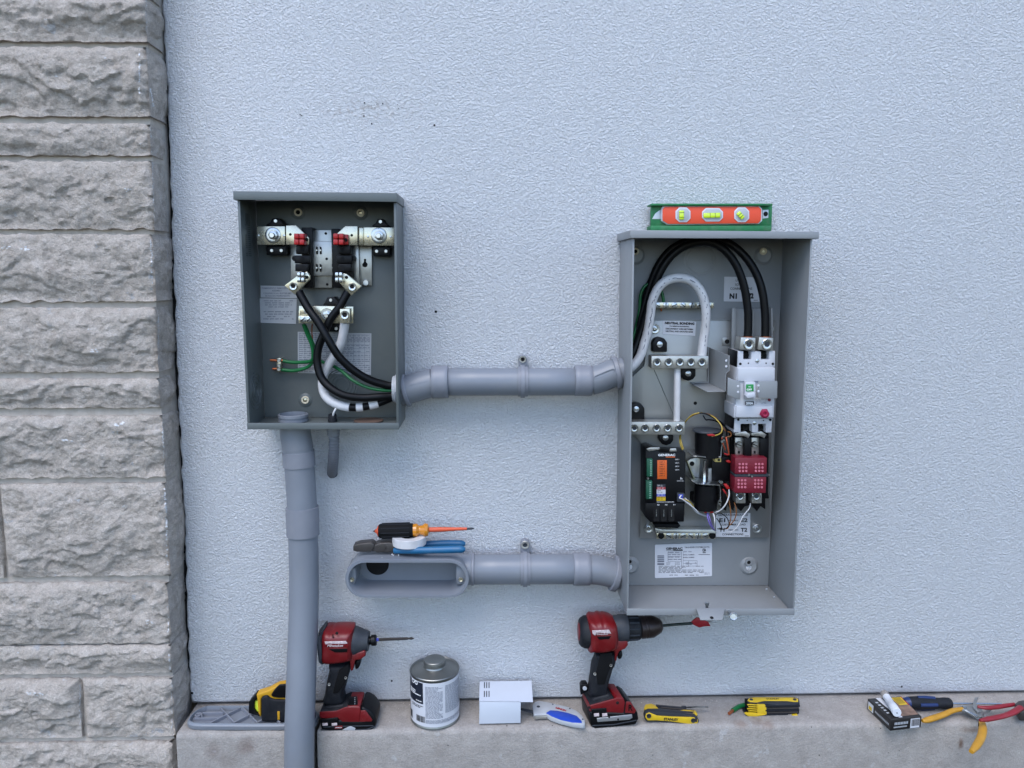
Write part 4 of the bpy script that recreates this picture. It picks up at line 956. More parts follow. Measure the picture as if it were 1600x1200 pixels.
# thin control wires
WIRES = [('yellow_wire', 'wire_yellow', (165, 140, 50), B1, [(255, 210, .030), (290, 150, .045), (370, 75, .055), (480, 45, .060), (600, 70, .062), (700, 130, .066), (780, 240, .078), (760, 330, .082), (640, 372, .078)], .0011),
 ('brown_wire', 'wire_brown', (130, 80, 35), B1, [(262, 190, .032), (330, 110, .048), (450, 55, .056), (560, 55, .062), (690, 110, .060), (760, 200, .058), (830, 290, .060), (900, 320, .060), (905, 365, .060), (840, 385, .060)], .0011),
 ('black_wire', 'cable_black', None, B1, [(470, 48, .060), (560, 60, .064), (680, 120, .062), (800, 200, .062), (850, 300, .062), (830, 420, .060)], .0014),
 ('black_wire', 'cable_black', None, B1, [(520, 80, .060), (560, 140, .062), (600, 140, .060), (700, 160, .055), (850, 260, .055), (920, 420, .055)], .0013),
 ('yellow_wire', 'wire_yellow', None, B1, [(200, 345, .040), (195, 400, .050), (205, 480, .056), (235, 560, .058)], .0010),
 ('yellow_wire', 'wire_yellow', None, B1, [(210, 345, .042), (208, 400, .052), (225, 480, .058), (250, 550, .060)], .0010),
 ('orange_wire', 'wire_orange', (190, 85, 50), B1, [(840, 380, .072), (850, 440, .074), (865, 520, .070), (880, 625, .062)], .0012),
 ('orange_wire', 'wire_orange', None, B1, [(780, 380, .072), (800, 480, .074), (830, 560, .066)], .0009),
 ('white_wire', 'tape_white', None, B2, [(1010, 540, .064), (1012, 610, .066), (980, 700, .068), (920, 775, .066), (850, 808, .060)], .0012),
 ('brown_wire', 'wire_brown', None, B2, [(985, 600, .060), (1012, 680, .062), (1030, 800, .064), (1030, 880, .060), (1000, 980, .058), (960, 990, .056)], .0009),
 ('brown_wire', 'wire_brown', None, B2, [(1070, 690, .060), (1092, 760, .064), (1088, 850, .064), (1050, 920, .060), (1005, 960, .058)], .0009),
 ('white_wire', 'tape_white', None, B2, [(1255, 700, .060), (1240, 760, .064), (1170, 850, .064), (1120, 950, .062), (1050, 1020, .056), (980, 1030, .050)], .0010),
 ('black_wire', 'cable_black', None, B2, [(860, 830, .056), (920, 815, .060), (990, 870, .064), (1010, 950, .062), (960, 995, .060), (880, 990, .05)], .0009),
 ('black_wire', 'cable_black', None, B2, [(870, 870, .056), (910, 930, .058), (930, 990, .056)], .0009),
 ('grey_wire', 'label_grey', None, B2, [(500, 640, .062), (560, 690, .062), (600, 750, .062), (660, 810, .058), (760, 850, .052)], .0018),
 ('white_wire', 'tape_white', None, B2, [(470, 610, .068), (450, 640, .072), (490, 660, .072), (600, 745, .066), (660, 800, .060)], .0011),
 ('yellow_wire', 'wire_yellow', None, B2, [(490, 650, .068), (540, 670, .070), (580, 700, .068), (610, 740, .064)], .0009),
 ('purple_wire', 'wire_purple', (110, 95, 165), B2, [(765, 815, .064), (770, 870, .070), (795, 940, .070), (825, 985, .062), (845, 1005, .050)], .0012),
 ('purple_wire', 'wire_purple', None, B2, [(775, 815, .062), (800, 900, .068), (830, 985, .060)], .0010),
 ('white_wire', 'tape_white', None, B2, [(830, 815, .064), (845, 860, .070), (848, 930, .070), (838, 1000, .050)], .0012)]
for nm, mt, col, vw, pts, r in WIRES:
    if col: mat(mt, col, .4)
    tube(nm, [vw(x, y, d) for x, y, d in pts], r, mt, T, n=8, sm=5)
tr = 'tool_red'
for vw, pts, d in ((B1, [(575, 345), (650, 340), (690, 352), (685, 372), (590, 368)], .084), (B2, [(950, 485), (985, 480), (1025, 525), (1012, 545), (985, 540)], .066), (B2, [(935, 545), (955, 540), (990, 590), (975, 600)], .064),
                  (B2, [(715, 770), (745, 768), (765, 812), (735, 815)], .064), (B2, [(785, 775), (815, 770), (840, 808), (800, 818)], .064), (B1, [(810, 600), (880, 620), (870, 640), (815, 625)], .064), (B1, [(840, 712), (880, 700), (912, 722), (895, 745), (850, 730)], .060)):
    prism('crimp_sleeve', vw, pts, d, d-.004, tr, T, bev=.0008).data.materials[0] = MATS.get('crimp_red') or mat('crimp_red', (160, 25, 25), .4)
for X in (735, 785): box('spade_tab', B2, (X-6, 730, X+6, 755), .066, .062, 'chrome', T)
# stickers
q = sticker(Z3, [(427, 893), (657, 902), (650, 1000), (425, 986)], .0174, 'label_white', T)
text('NEUTRAL BONDING', Z3, 542, 912, 205, 18, .0178, 'print_black', q, bold=.06, rot=-.03)
for i, tx in enumerate(('TO REMOVE BONDING,', 'DISCONNECT WIRE BETWEEN', 'NEUTRAL AND GROUND BARS')): text(tx, Z3, 540, 934+i*17.5, (140, 190, 190)[i], 11, .0178, 'print_black', q, rot=-.03, bold=.04)
q = sticker(Z3, [(852, 588), (1100, 592), (1098, 763), (848, 760)], .0074, 'label_white', T)
text('UTILITY', Z3, 968, 614, 74, 15, .0078, 'print_black', q); text('SOURCE', Z3, 968, 643, 80, 16, .0078, 'print_black', q); text('CONNECTIONS', Z3, 970, 671, 152, 16, .0078, 'print_black', q)
text('N1', Z3, 914, 723, 52, 38, .0078, 'print_black', q, bold=.06); text('N2', Z3, 1030, 721, 52, 38, .0078, 'print_black', q, bold=.06); marks(Z3, [(1056, 750, 1084, 753)], .0078, 'print_black', q)
q = sticker(B2, [(862, 815), (1255, 812), (1250, 1085), (862, 1082)], .0174, 'label_white', T)
text('GENERATOR SOURCE', B2, 1058, 833, 340, 24, .0178, 'print_black', q, bold=.02)
text('E1', B2, 935, 893, 70, 46, .0178, 'print_black', q, bold=.04); text('E2', B2, 1185, 893, 75, 46, .0178, 'print_black', q, bold=.04); text('240V MAX', B2, 1062, 897, 115, 20, .0178, 'print_black', q)
text('CUSTOMER LOAD', B2, 1058, 943, 285, 22, .0178, 'print_black', q, bold=.02)
text('T1', B2, 930, 1002, 60, 46, .0178, 'print_black', q, bold=.04); text('T2', B2, 1182, 1002, 75, 46, .0178, 'print_black', q, bold=.04); text('240V MAX', B2, 1062, 1003, 115, 20, .0178, 'print_black', q)
text('CONNECTIONS', B2, 1055, 1053, 240, 24, .0178, 'print_black', q, bold=.02); marks(B2, [(1190, 1069, 1238, 1075)], .0178, 'print_black', q)
VL = View(1000, 840, .08125)
q = sticker(VL, [(285, 150), (300, 136), (1370, 100), (1386, 112), (1385, 730), (1372, 742), (300, 780), (285, 768)], .0074, 'label_white', T)
text('GENERAC', VL, 660, 210, 320, 46, .0078, 'print_black', q, bold=.05, rot=.01); marks(VL, [(500, 246, 822, 252), (640, 234, 822, 254)], .0078, 'print_black', q)
text('TRANSFER SYSTEM DATA', VL, 1095, 186, 480, 28, .0078, 'print_black', q, rot=.01)
text('CSA', VL, 1236, 240, 70, 60, .0078, 'print_black', q, bold=.05); marks(VL, [(1125, 322, 1345, 330), (1205, 282, 1265, 296)], .0078, 'print_black', q)
marks(VL, [(335, 342+i, 465, 342+i+h_) for i, h_ in ((0, 22), (32, 18), (60, 8), (75, 20), (105, 26), (150, 34))]+[(535, y, 800, y+5) for y in (270, 312, 362, 412, 455)]+[(535, 270, 541, 455), (795, 270, 801, 545), (675, 455, 680, 545), (828, 270, 832, 545), (930, 445, 935, 545), (828, 545, 1100, 550), (828, 495, 1100, 500), (1095, 445, 1100, 550), (830, 440, 1100, 445)], .0078, 'print_grey', q)
text('SERIAL NUMBER', VL, 938, 330, 220, 20, .0078, 'print_black', q); text('MODEL NUMBER', VL, 938, 380, 220, 20, .0078, 'print_black', q)
print_rows(VL, (545, 278, 790, 455), 4, .0078, 'print_grey', q, word=(50, 110), fill=.4, seed=2); print_rows(VL, (835, 265, 1070, 290), 1, .0078, 'print_grey', q, word=(50, 110), fill=.6, seed=3)
print_rows(VL, (360, 545, 1230, 690), 6, .0079, 'print_black', q, word=(40, 110), fill=.5, seed=5); print_rows(VL, (505, 480, 1080, 530), 2, .0078, 'print_grey', q, word=(40, 90), fill=.5, seed=6, skip=.5)
print_rows(VL, (570, 715, 1130, 740), 1, .0078, 'print_black', q, word=(60, 110), fill=.6, seed=7); print_rows(VL, (1240, 675, 1340, 720), 2, .0078, 'print_grey', q, word=(40, 90), fill=.5, seed=9)
# latch tab and bolts at the bottom lip
tq = [Z5(656, 1022, .1318), Z5(858, 1022, .1318), Z5(838, 1104, .158), Z5(686, 1104, .158)]
bm = bmesh.new(); add_prism(bm, tq, Vector((0, .0004, -.0014)), .0003, 2); tab = finish('latch_tab', bm, 'enclosure_light', T)
pp_ = Z5(765, 1090, .1543); nn_ = (tq[1]-tq[0]).cross(tq[3]-tq[0]).normalized(); nn_ = nn_ if nn_.z > 0 else -nn_
lathe('punched_hole', pp_+nn_*.0002, pp_+nn_, [(0, 0), (0, .0032), (.0003, .003), (.0004, 0)], 'hole_black', tab, 18)
zl = cr_[3].z+.002
c = Z5(730, 1040, .120); lathe('latch_bolt', c, c+UPZ, [(0, .0050), (.004, .0054), (.004, .0028), (.010, .0028), (.0105, .0040), (.014, .0040), (.0145, 0)], 'zinc', T, 12)
a = Z5(878, 1042, .125); b = Z5(916, 1082, .170)
lathe('cover_bolt', a, b, [(0, 0), (0, .0026), ((b-a).length-.004, .0026), ((b-a).length-.004, .0066), ((b-a).length-.0008, .0066), ((b-a).length, .0058), ((b-a).length-.0002, .0048), ((b-a).length-.0012, .0044), ((b-a).length-.0012, 0)], 'zinc', T, 24)
for X, Y in ((1148, 893), (1200, 950)): knob('spot_weld', Z5, X, Y, 8, .09 if X < 1180 else .11, .088 if X < 1180 else .108, 'enclosure_light', T)
# ------------------------------------------------------------ conduits
def seg(name, pts, r, m, parent, sm=8, n=36, lip=0.0, **k):
    """pipe piece along world points, ends squared off with a small rounded lip"""
    path = catmull(pts, sm) if len(pts) > 2 else [pts[0].lerp(pts[1], t/4) for t in range(5)]
    a, b = path[0], path[-1]; ta = (path[1]-a).normalized(); tb = (b-path[-2]).normalized()
    q = [a, a+ta*.0006]+path[1:-1]+[b-tb*.0006, b]; rr = [r-.0007, r]+[r]*(len(path)-2)+[r, r-.0007]
    bm = bmesh.new(); add_tube(bm, q, rr, n); return finish(name, bm, m, parent, sharp=50, **k)
def mould_mark(view, pts, dc, r, m, parent):
    """raised oval outline moulded on an elbow: pts on the silhouette-facing side"""
    p = [view(x, y, dc+r) for x, y in pts]
    tube('moulded_mark', catmull(p, 5, True)+[p[0]], .0007, m, parent, n=6, sm=0)
dU = .044
up = thing('upper_conduit', 'grey plastic conduit joining the two electrical boxes, with offset elbows at both ends', 'conduit', Z8(790, 265, dU))
rP = Z8.m(800, 265, dU, 86)
seg('pipe', [Z8(380, 267, dU), Z8(1210, 266, dU)], rP, 'pvc', up)
seg('coupling', [Z8(299, 268, dU), Z8(402, 266, dU)], Z8.m(300, 265, dU, 103), 'pvc_edge', up)
seg('coupling', [Z8(1190, 259, dU), Z8(1298, 259, dU)], Z8.m(300, 265, dU, 96), 'pvc_edge', up)
seg('elbow', [Z8(75, 325, dU), Z8(140, 318, dU), Z8(215, 295, dU), Z8(310, 270, dU)], rP*1.05, 'pvc', up)
seg('elbow', [Z8(1290, 262, dU), Z8(1360, 242, dU), Z8(1425, 215, dU), Z8(1500, 200, dU)], rP*1.03, 'pvc', up)
seg('elbow_flange', [Z8(124, 324, dU), Z8(148, 318, dU)], rP*1.20, 'pvc_edge', up)
seg('elbow_flange', [Z8(1438, 211, dU), Z8(1466, 205, dU)], rP*1.20, 'pvc_edge', up)
mould_mark(Z8, [(165, 290), (190, 283), (280, 262), (285, 275), (220, 305), (180, 312)], dU, rP*.98, 'pvc', up)
mould_mark(Z8, [(1318, 235), (1340, 222), (1420, 190), (1440, 192), (1420, 215), (1330, 245)], dU, rP*.98, 'pvc', up)
# threaded end and lock nut inside the meter box
e0 = Z2(1452, 735, dU); lathe('lock_nut', e0, e0+Vector((-1, 0, -.02)), [(0, .02), (0, .0255), (.004, .0258), (.0055, .0235), (.0078, .0235), (.009, .0225), (.009, .018)], 'label_grey', up, 40)
dW = .044
lw = thing('lower_conduit', 'grey plastic conduit run below the boxes ending in an open oval access body', 'conduit', A1(700, 300, dW))
rL = A1.m(1000, 305, dW, 79)
seg('pipe', [A1(740, 305, dW), A1(1300, 303, dW)], rL, 'pvc', lw)
seg('coupling', [A1(1278, 303, dW), A1(1366, 303, dW)], A1.m(1000, 305, dW, 86), 'pvc_edge', lw)
seg('elbow', [A1(1355, 304, dW), A1(1410, 308, dW), A1(1470, 320, dW), A1(1530, 336, dW)], rL*.98, 'pvc', lw)
seg('elbow_flange', [A1(1488, 323, dW), A1(1518, 330, dW)], rL*1.2, 'pvc_edge', lw)
seg('body_neck', [A1(660, 305, dW), A1(748, 305, dW)], rL*1.03, 'pvc', lw); seg('neck_ring', [A1(738, 305, dW), A1(752, 305, dW)], rL*1.07, 'pvc_edge', lw)
# access body: lofted loops
def stadium(view, xa, xb, y0, y1, d, n=14):
    cy_ = (y0+y1)/2; h = (y1-y0)/2; pts = []
    for i in range(n+1): a = math.pi/2+math.pi*i/n; pts.append((xa+h+h*math.cos(a), cy_-h*math.sin(a)))
    for i in range(n+1): a = -math.pi/2+math.pi*i/n; pts.append((xb-h+h*math.cos(a), cy_-h*math.sin(a)))
    return [view(x, y, d) for x, y in pts]
F = .084
base_o = stadium(A1, 65, 725, 255, 457, F); base_i = stadium(A1, 84, 706, 270, 444, F)
ctr = sum(base_o, Vector())/len(base_o)
def lo_(loop, y, s, inset): 
    out = []
    for p in loop:
        q = p.copy(); q.y = -y; v = Vector((q.x-ctr.x, 0, q.z-ctr.z)); L2 = v.length
        q -= v*(inset/L2)*1.0; out.append(q)
    return out
loops = [lo_(base_o, .012, 1, .004), lo_(base_o, .030, 1, .0015), lo_(base_o, F-.004, 1, .0012), lo_(base_o, F-.0038, 1, 0), lo_(base_o, F-.001, 1, 0), lo_(base_o, F, 1, .0008), lo_(base_i, F, 1, -.0006), lo_(base_i, F-.0008, 1, 0), lo_(base_i, .024, 1, .0022), lo_(base_i, .019, 1, .006)]
bm = bmesh.new(); R_ = [[bm.verts.new(p) for p in l] for l in loops]
for a, b in zip(R_, R_[1:]):
    for j in range(len(a)): bm.faces.new((a[j], a[(j+1) % len(a)], b[(j+1) % len(a)], b[j]))
bm.faces.new(R_[-1]); bm.faces.new(R_[0][::-1])
body = finish('access_body', bm, 'pvc', lw, sharp=40)
knob('cable_hole', A1, 238, 278, 60, .0198, .0192, 'hole_black', body, n=36)
for X, hx in ((100, 0), (681, 0)):
    prism('screw_boss', A1, [(X-26 if X < 300 else X-20, 300), (X+20 if X < 300 else X+28, 300), (X+24, 350), (X+16, 384), (X-16, 384), (X-24, 350)], .070, .019, 'pvc', body, bev=.002)
    knob('cover_screw', A1, X, 362, 13, .0735, .070, 'tinned', body, prof=SOCKET)
zlb = A1(400, 255, F).z+.0006
# straps holding the conduits
def conduit_strap(view, X, Yc, w, r, d, ey, er, lab, hole):
    root = thing('conduit_strap', lab, 'pipe strap', view(X, Yc, d), 'one-hole straps holding the two conduits')
    c = view(X, Yc, d); hw = view.m(X, Yc, d, w/2)
    for k, (s, t, rr) in enumerate(((-hw, hw, r+.0022), (-hw*.45, hw*.35, r+.0046))):
        bm = bmesh.new(); prof = []; n = 28
        g = []
        for i in range(n+1):
            a = -math.pi*.62+math.pi*1.24*i/n; g.append((math.cos(a), math.sin(a)))
        vs = [[bm.verts.new(c+Vector((x, -q*cs, q*sn))) for (x, q) in ((s, r+.0003), (s, rr), (t, rr), (t, r+.0003))] for cs, sn in g]
        for a, b in zip(vs, vs[1:]):
            for j in range(4): bm.faces.new((a[j], a[(j+1) % 4], b[(j+1) % 4], b[j]))
        bm.faces.new(vs[0]); bm.faces.new(vs[-1][::-1])
        finish('strap_band', bm, 'pvc_edge', root, sharp=30)
    p = view(X, ey, .012); er_ = view.m(X, ey, .012, er)
    ear = [(X-er, ey), (X-er*.7, ey-er*.75), (X, ey-er*1.05), (X+er*.7, ey-er*.75), (X+er, ey), (X+er*.9, Yc-view.k*0-(Yc-ey)*.42), (X-er*.9, Yc-(Yc-ey)*.42)]
    prism('strap_ear', view, ear, .016, .002, 'pvc_edge', root, bev=.0015)
    s = knob('ear_washer', view, X, ey+1, er*.86, .0185, .0155, 'chrome' if hole else 'aluminium', root, prof=WASHER)
    knob('screw_head', view, X, ey+1, er*.48, .0190, .0165, 'hole_black' if hole else 'tool_grey', root, prof=SOCKET)
    return root
conduit_strap(Z8, 867, 265, 60, rP, dU, 125, 27, 'grey strap clamped over the middle of the upper conduit, shiny washer above', True)
conduit_strap(A1, 1023, 304, 50, rL, dW, 176, 26, 'grey strap clamped over the lower conduit, grey screw ear above', False)
# tall riser on the left
rs = thing('riser_conduit', 'tall grey plastic conduit rising from the ground to the underside of the left box', 'conduit', at(470, 1190, .1))
RP = [(461, 664, .055), (462, 680, .055), (466, 705, .055), (469, 744, .056), (472, 792, .058), (474, 850, .061), (475, 900, .066), (474.5, 960, .076), (472, 1020, .090), (470, 1080, .106), (468, 1140, .119), (467.5, 1200, .124), (467.5, 1300, .126), (468, 1650, .128)]
wp = catmull([at(*p) for p in RP], 8)
def sub(y0, y1, ext=0):
    z0, z1 = at(465, y0, .06).z, at(465, y1, .06).z
    return [p for p in wp if z1 <= p.z <= z0]
bm = bmesh.new(); add_tube(bm, wp, .0262, 40); finish('pipe', bm, 'pvc', rs, sharp=50)
def slv(name, y0, y1, r, m, tilt=0):
    p = sub(y0, y1)
    bm = bmesh.new(); add_tube(bm, [p[0], p[0]]+p[1:-1]+[p[-1], p[-1]], [r-.003, r]+[r]*(len(p)-2)+[r, r-.003], 40)
    return finish(name, bm, m, rs, sharp=40)
slv('coupling', 704, 731, .0280, 'pvc_edge'); slv('coupling', 791, 839, .0290, 'pvc_edge')
slv('elbow', 655, 706, .0268, 'pvc')
# flexible stub
fx = thing('flexible_conduit', 'short ribbed grey flexible tube from the left box into a dark wall hole', 'conduit', A8(460, 330, .05))
path = catmull([A8(472, 150, .050), A8(470, 250, .049), A8(466, 340, .040), A8(460, 410, .022), A8(458, 450, .002), A8(458, 470, -.012)], 20)
bm = bmesh.new(); rad = [.0091+.0006*math.sin(i*1.57) for i in range(len(path))]; add_tube(bm, path, rad, 20); finish('ribbed_tube', bm, 'tool_grey', fx, sharp=80).data.materials[0] = mat('flex_grey', (104, 107, 114), .5, var=.06)
a = A8(465, 140, .050); lathe('tube_fitting', a, a-UPZ, [(-.004, 0), (-.004, .0118), (.004, .0118), (.0045, .0112), (.011, .0112), (.012, .0098), (.016, .0096), (.016, 0)], 'pvc', fx, 8)
bm = bmesh.new(); c = A8(458, 462, .0008)
bm.faces.new([bm.verts.new(c+Vector((math.cos(i*.314)*(.0098+.0012*noise.noise(Vector((i*1.1, 0, 0)))), 0, math.sin(i*.314)*.0085))) for i in range(20)])
finish('wall_opening', bm, 'hole_black', fx, smooth=False)
# ------------------------------------------------------------ power cables
rc = .0070
cA = [(Z1, 625, 940, .052), (Z1, 700, 1075, .060), (Z1, 785, 1190, .068), (Z2, 868, 320, .074), (Z2, 950, 455, .072), (Z2, 1058, 562, .066), (Z2, 1180, 642, .060), (Z2, 1300, 688, .054), (Z2, 1440, 708, .050)]
cB = [(Z1, 1030, 940, .052), (Z1, 965, 1060, .056), (Z2, 890, 150, .056), (Z2, 830, 280, .054), (Z2, 786, 400, .052), (Z2, 778, 520, .052), (Z2, 815, 645, .056), (Z2, 900, 735, .062), (Z2, 1010, 790, .064), (Z2, 1150, 808, .060), (Z2, 1300, 800, .054), (Z2, 1440, 785, .046)]
mid1 = [(Z8, 300, 255, .050), (Z8, 800, 255, .050), (Z8, 1300, 245, .050)]
mid2 = [(Z8, 300, 285, .040), (Z8, 800, 285, .040), (Z8, 1300, 265, .040)]
eA = [(Z8, 1460, 205, .046), (Z3, 215, 1120, .040), (Z3, 262, 1000, .036), (Z3, 305, 860, .036), (Z3, 352, 700, .038), (Z3, 400, 570, .042), (Z3, 470, 460, .045), (Z3, 560, 385, .048), (Z3, 660, 352, .052), (Z3, 760, 352, .056), (Z3, 850, 400, .062), (Z3, 930, 500, .066), (Z3, 985, 640, .068), (Z3, 1012, 790, .068), (Z3, 1018, 900, .068), (Z3, 1014, 1006, .068)]
eB = [(Z8, 1460, 190, .036), (Z3, 205, 1140, .028), (Z3, 240, 1000, .022), (Z3, 280, 830, .022), (Z3, 335, 650, .022), (Z3, 400, 500, .024), (Z3, 490, 395, .028), (Z3, 600, 342, .034), (Z3, 740, 332, .040), (Z3, 870, 350, .048), (Z3, 980, 430, .056), (Z3, 1065, 550, .062), (Z3, 1115, 690, .066), (Z3, 1135, 850, .067), (Z3, 1136, 1006, .067)]
W_ = lambda l: [v(x, y, d) for v, x, y, d in l]
def cable(name, pts, r, m, label, jacket_marks=False):
    o = tube(name, W_(pts), r, m, None, n=18, sm=7, sharp=60); return tag(o, label, 'cable', 'power cables running through the upper conduit')
cable('power_cable', cA+mid1+eA, rc, 'cable_black', 'black cable from the left lug, on top at the crossing, to left breaker lug')
cable('power_cable', cB+mid2+eB, rc, 'cable_black', 'black cable from the right lug, looping underneath, to the right breaker lug')
nW = [(Z2, 1008, 175, .055), (Z2, 1000, 240, .050), (Z2, 975, 350, .044), (Z2, 925, 450, .038), (Z2, 865, 545, .034), (Z2, 825, 640, .034), (Z2, 825, 740, .038), (Z2, 865, 815, .044), (Z2, 950, 865, .050), (Z2, 1060, 888, .052), (Z2, 1170, 882, .050), (Z2, 1270, 858, .046), (Z2, 1350, 828, .042), (Z2, 1440, 795, .036)]
mid3 = [(Z8, 300, 300, .052), (Z8, 800, 290, .052), (Z8, 1300, 270, .052)]
eW = [(Z8, 1440, 235, .052), (Z4, 150, 352, .052), (Z4, 215, 320, .052), (Z4, 268, 250, .050), (Z4, 300, 150, .048), (Z3, 322, 960, .048), (Z3, 338, 860, .049), (Z3, 352, 760, .050), (Z3, 392, 670, .052), (Z3, 455, 615, .054), (Z3, 540, 597, .054), (Z3, 625, 620, .054), (Z3, 688, 690, .054), (Z3, 722, 800, .054), (Z3, 722, 920, .052), (Z3, 708, 1030, .050), (Z3, 694, 1148, .049)]
nc = thing('neutral_cable', 'black neutral cable wrapped in white tape, looping white in both boxes', 'cable', W_(nW)[9], 'power cables running through the upper conduit')
full = catmull(W_(nW+mid3+eW), 8)
bm = bmesh.new(); add_tube(bm, full, .0068, 16); finish('cable_core', bm, 'cable_black', nc, sharp=60)
def tapewrap(a, b, s):
    p = full[a:b]; bm = bmesh.new(); r = []
    L = 0
    for i in range(len(p)):
        if i: L += (p[i]-p[i-1]).length
        r.append(.0079+.00022*((L/.011) % 1)+.0001*noise.noise(Vector((L*200, s, 0))))
    add_tube(bm, p, r, 18); finish('tape_wrap', bm, 'tape_white', nc, sharp=60)
tapewrap(0, 72, 1); tapewrap(75, 80, 2); tapewrap(83, 90, 3); 
k0 = (len(nW)+len(mid3))*8-2; tapewrap(k0, len(full), 4)
bm = bmesh.new(); rq = random.Random(2)
for i in list(range(k0+30, len(full)-6)):
    if rq.random() < .45: continue
    p, t_ = full[i], (full[i+1]-full[i-1]).normalized(); nn = Vector((-t_.z, 0, t_.x)); o_ = p+OUT*.0083+nn*rq.uniform(-.0016, .0016)
    w1, w2 = t_*rq.uniform(.0012, .003), nn*rq.uniform(.0004, .0008)
    bm.faces.new([bm.verts.new(q) for q in (o_-w1-w2, o_+w1-w2, o_+w1*.7+w2, o_-w1+w2)])
finish('jacket_print', bm, 'print_grey', nc, smooth=False)
# green earth wires
gw = thing('green_ground_wire', 'green earth wire loop from the neutral lugs to the clamp, lower left box', 'wire', Z2(740, 480, .03))
tube('wire', [Z2(662, 195, .050), Z2(690, 270, .044), Z2(728, 360, .038), Z2(742, 440, .034), Z2(728, 500, .030), Z2(640, 512, .022), Z2(560, 512, .018), Z2(492, 500, .016)], .0031, 'wire_green', gw, n=12)
tube('wire', [Z2(672, 200, .046), Z2(710, 290, .040), Z2(744, 370, .034), Z2(750, 450, .030), Z2(730, 520, .026), Z2(680, 560, .022), Z2(580, 582, .018), Z2(480, 574, .016)], .0031, 'wire_green', gw, n=12)
tube('bare_wire', [Z2(735, 195, .046), Z2(732, 260, .040), Z2(738, 320, .036)], .0012, 'copper', gw, n=8)
gl = tube('green_ground_wire', W_([(Z2, 745, 440, .030), (Z2, 800, 500, .020), (Z2, 900, 540, .020), (Z2, 985, 590, .030), (Z2, 1070, 660, .042), (Z2, 1180, 715, .050), (Z2, 1300, 742, .052), (Z2, 1440, 740, .050), (Z8, 300, 265, .060), (Z8, 800, 265, .060), (Z8, 1300, 255, .060), (Z8, 1460, 200, .046), (Z3, 222, 1000, .026), (Z3, 262, 830, .024), (Z3, 270, 720, .024), (Z3, 300, 655, .024), (Z3, 350, 640, .024), (Z3, 410, 680, .024), (Z3, 432, 765, .024)]), .0029, 'wire_green', None, n=12)
tag(gl, 'long green earth wire behind the cables, running to the small bar in tall box', 'wire')
# ------------------------------------------------------------ things on the boxes and conduit
# torpedo level
lv = thing('torpedo_level', 'small green and orange spirit level standing on top of the right box', 'spirit level', Z3(765, 262, .03))
def Lm(pts, d0, d1, m, name, parent=lv, **k): return prism(name, Z3, pts, d0, d1, m, parent, **k)
mat('level_green', (28, 110, 62), .5, metal=.2, var=.2, vscale=80, dirt=.3)
mat('level_orange', (215, 72, 38), .55, var=.05); mat('level_silver', (200, 205, 210), .45, metal=.3, dirt=.2)
mat('vial', (190, 215, 40), .15, var=.03, coat=.6); MATS['vial'].node_tree.nodes['Principled BSDF'].inputs['Emission Strength'].default_value = 0
web = Lm([(345, 92), (1186, 92), (1180, 262), (342, 262)], .028, .020, 'level_green', 'level_web')
Lm([(345, 80), (1188, 80), (1188, 94), (345, 94)], .042, .006, 'level_green', 'top_rail', bev=.0008)
Lm([(342, 234), (1182, 234), (1178, 272), (342, 272)], .042, .006, 'level_green', 'bottom_rail', bev=.0008)
Lm([(372, 150), (400, 128), (422, 122), (422, 188), (350, 188)], .0286, .0278, 'level_silver', 'worn_patch')
Lm([(1118, 125), (1160, 122), (1158, 180), (1118, 185)], .0286, .0278, 'level_silver', 'worn_patch')
knob('hang_hole', Z3, 1140, 152, 16, .0292, .0284, 'hole_black', web)
Lm([(428, 98), (1098, 98), (1116, 118), (1116, 200), (1092, 222), (458, 228), (416, 200), (416, 116)], .036, .0285, 'label_white', 'insert_rim', bev=.0008)
oi = Lm([(440, 102), (1092, 102), (1110, 120), (1108, 196), (1088, 218), (462, 222), (424, 198), (424, 120)], .0385, .036, 'level_orange', 'orange_insert', bev=.0008)
for cx, w, kind in ((566, 52, 'v'), (771, 73, 'h'), (974, 52, 'd')):
    h = 52 if kind != 'h' else 47
    def roundbox(w, h, c): return [(cx-w, 158-h+c), (cx-w+c, 158-h), (cx+w-c, 158-h), (cx+w, 158-h+c), (cx+w, 158+h-c), (cx+w-c, 158+h), (cx-w+c, 158+h), (cx-w, 158+h-c)]
    c = 26
    f = Lm(roundbox(w, h, c), .0400, .0380, 'label_white', 'vial_frame', oi, bev=.0006)
    Lm(roundbox(w-8, h-8, c-4), .0404, .0398, 'label_grey', 'vial_pocket', oi, bev=.0002)
    if kind == 'v': v = [(cx-26, 158-30), (cx+8, 158-32), (cx+8, 158+34), (cx-26, 158+34)]; ln = [[(cx-26, 142), (cx+8, 140), (cx+8, 143), (cx-26, 145)], [(cx-26, 176), (cx+8, 176), (cx+8, 179), (cx-26, 179)]]
    elif kind == 'h': v = [(cx-62, 146), (cx+56, 143), (cx+56, 178), (cx-62, 180)]; ln = [[(cx-18, 145), (cx-15, 145), (cx-15, 179), (cx-18, 179)], [(cx+17, 144), (cx+20, 144), (cx+20, 178), (cx+17, 178)]]
    else: v = [(cx-38, 152), (cx-14, 130), (cx+24, 172), (cx, 194)]; ln = [[(cx-26, 165), (cx-2, 143), (cx, 146), (cx-24, 168)], [(cx-14, 179), (cx+10, 157), (cx+12, 160), (cx-12, 182)]]
    vv_ = Lm(v, .0440, .0402, 'vial', 'vial', oi, bev=.0016, seg=3); marks(Z3, ln, .0442, 'print_black', vv_, name='vial_line')
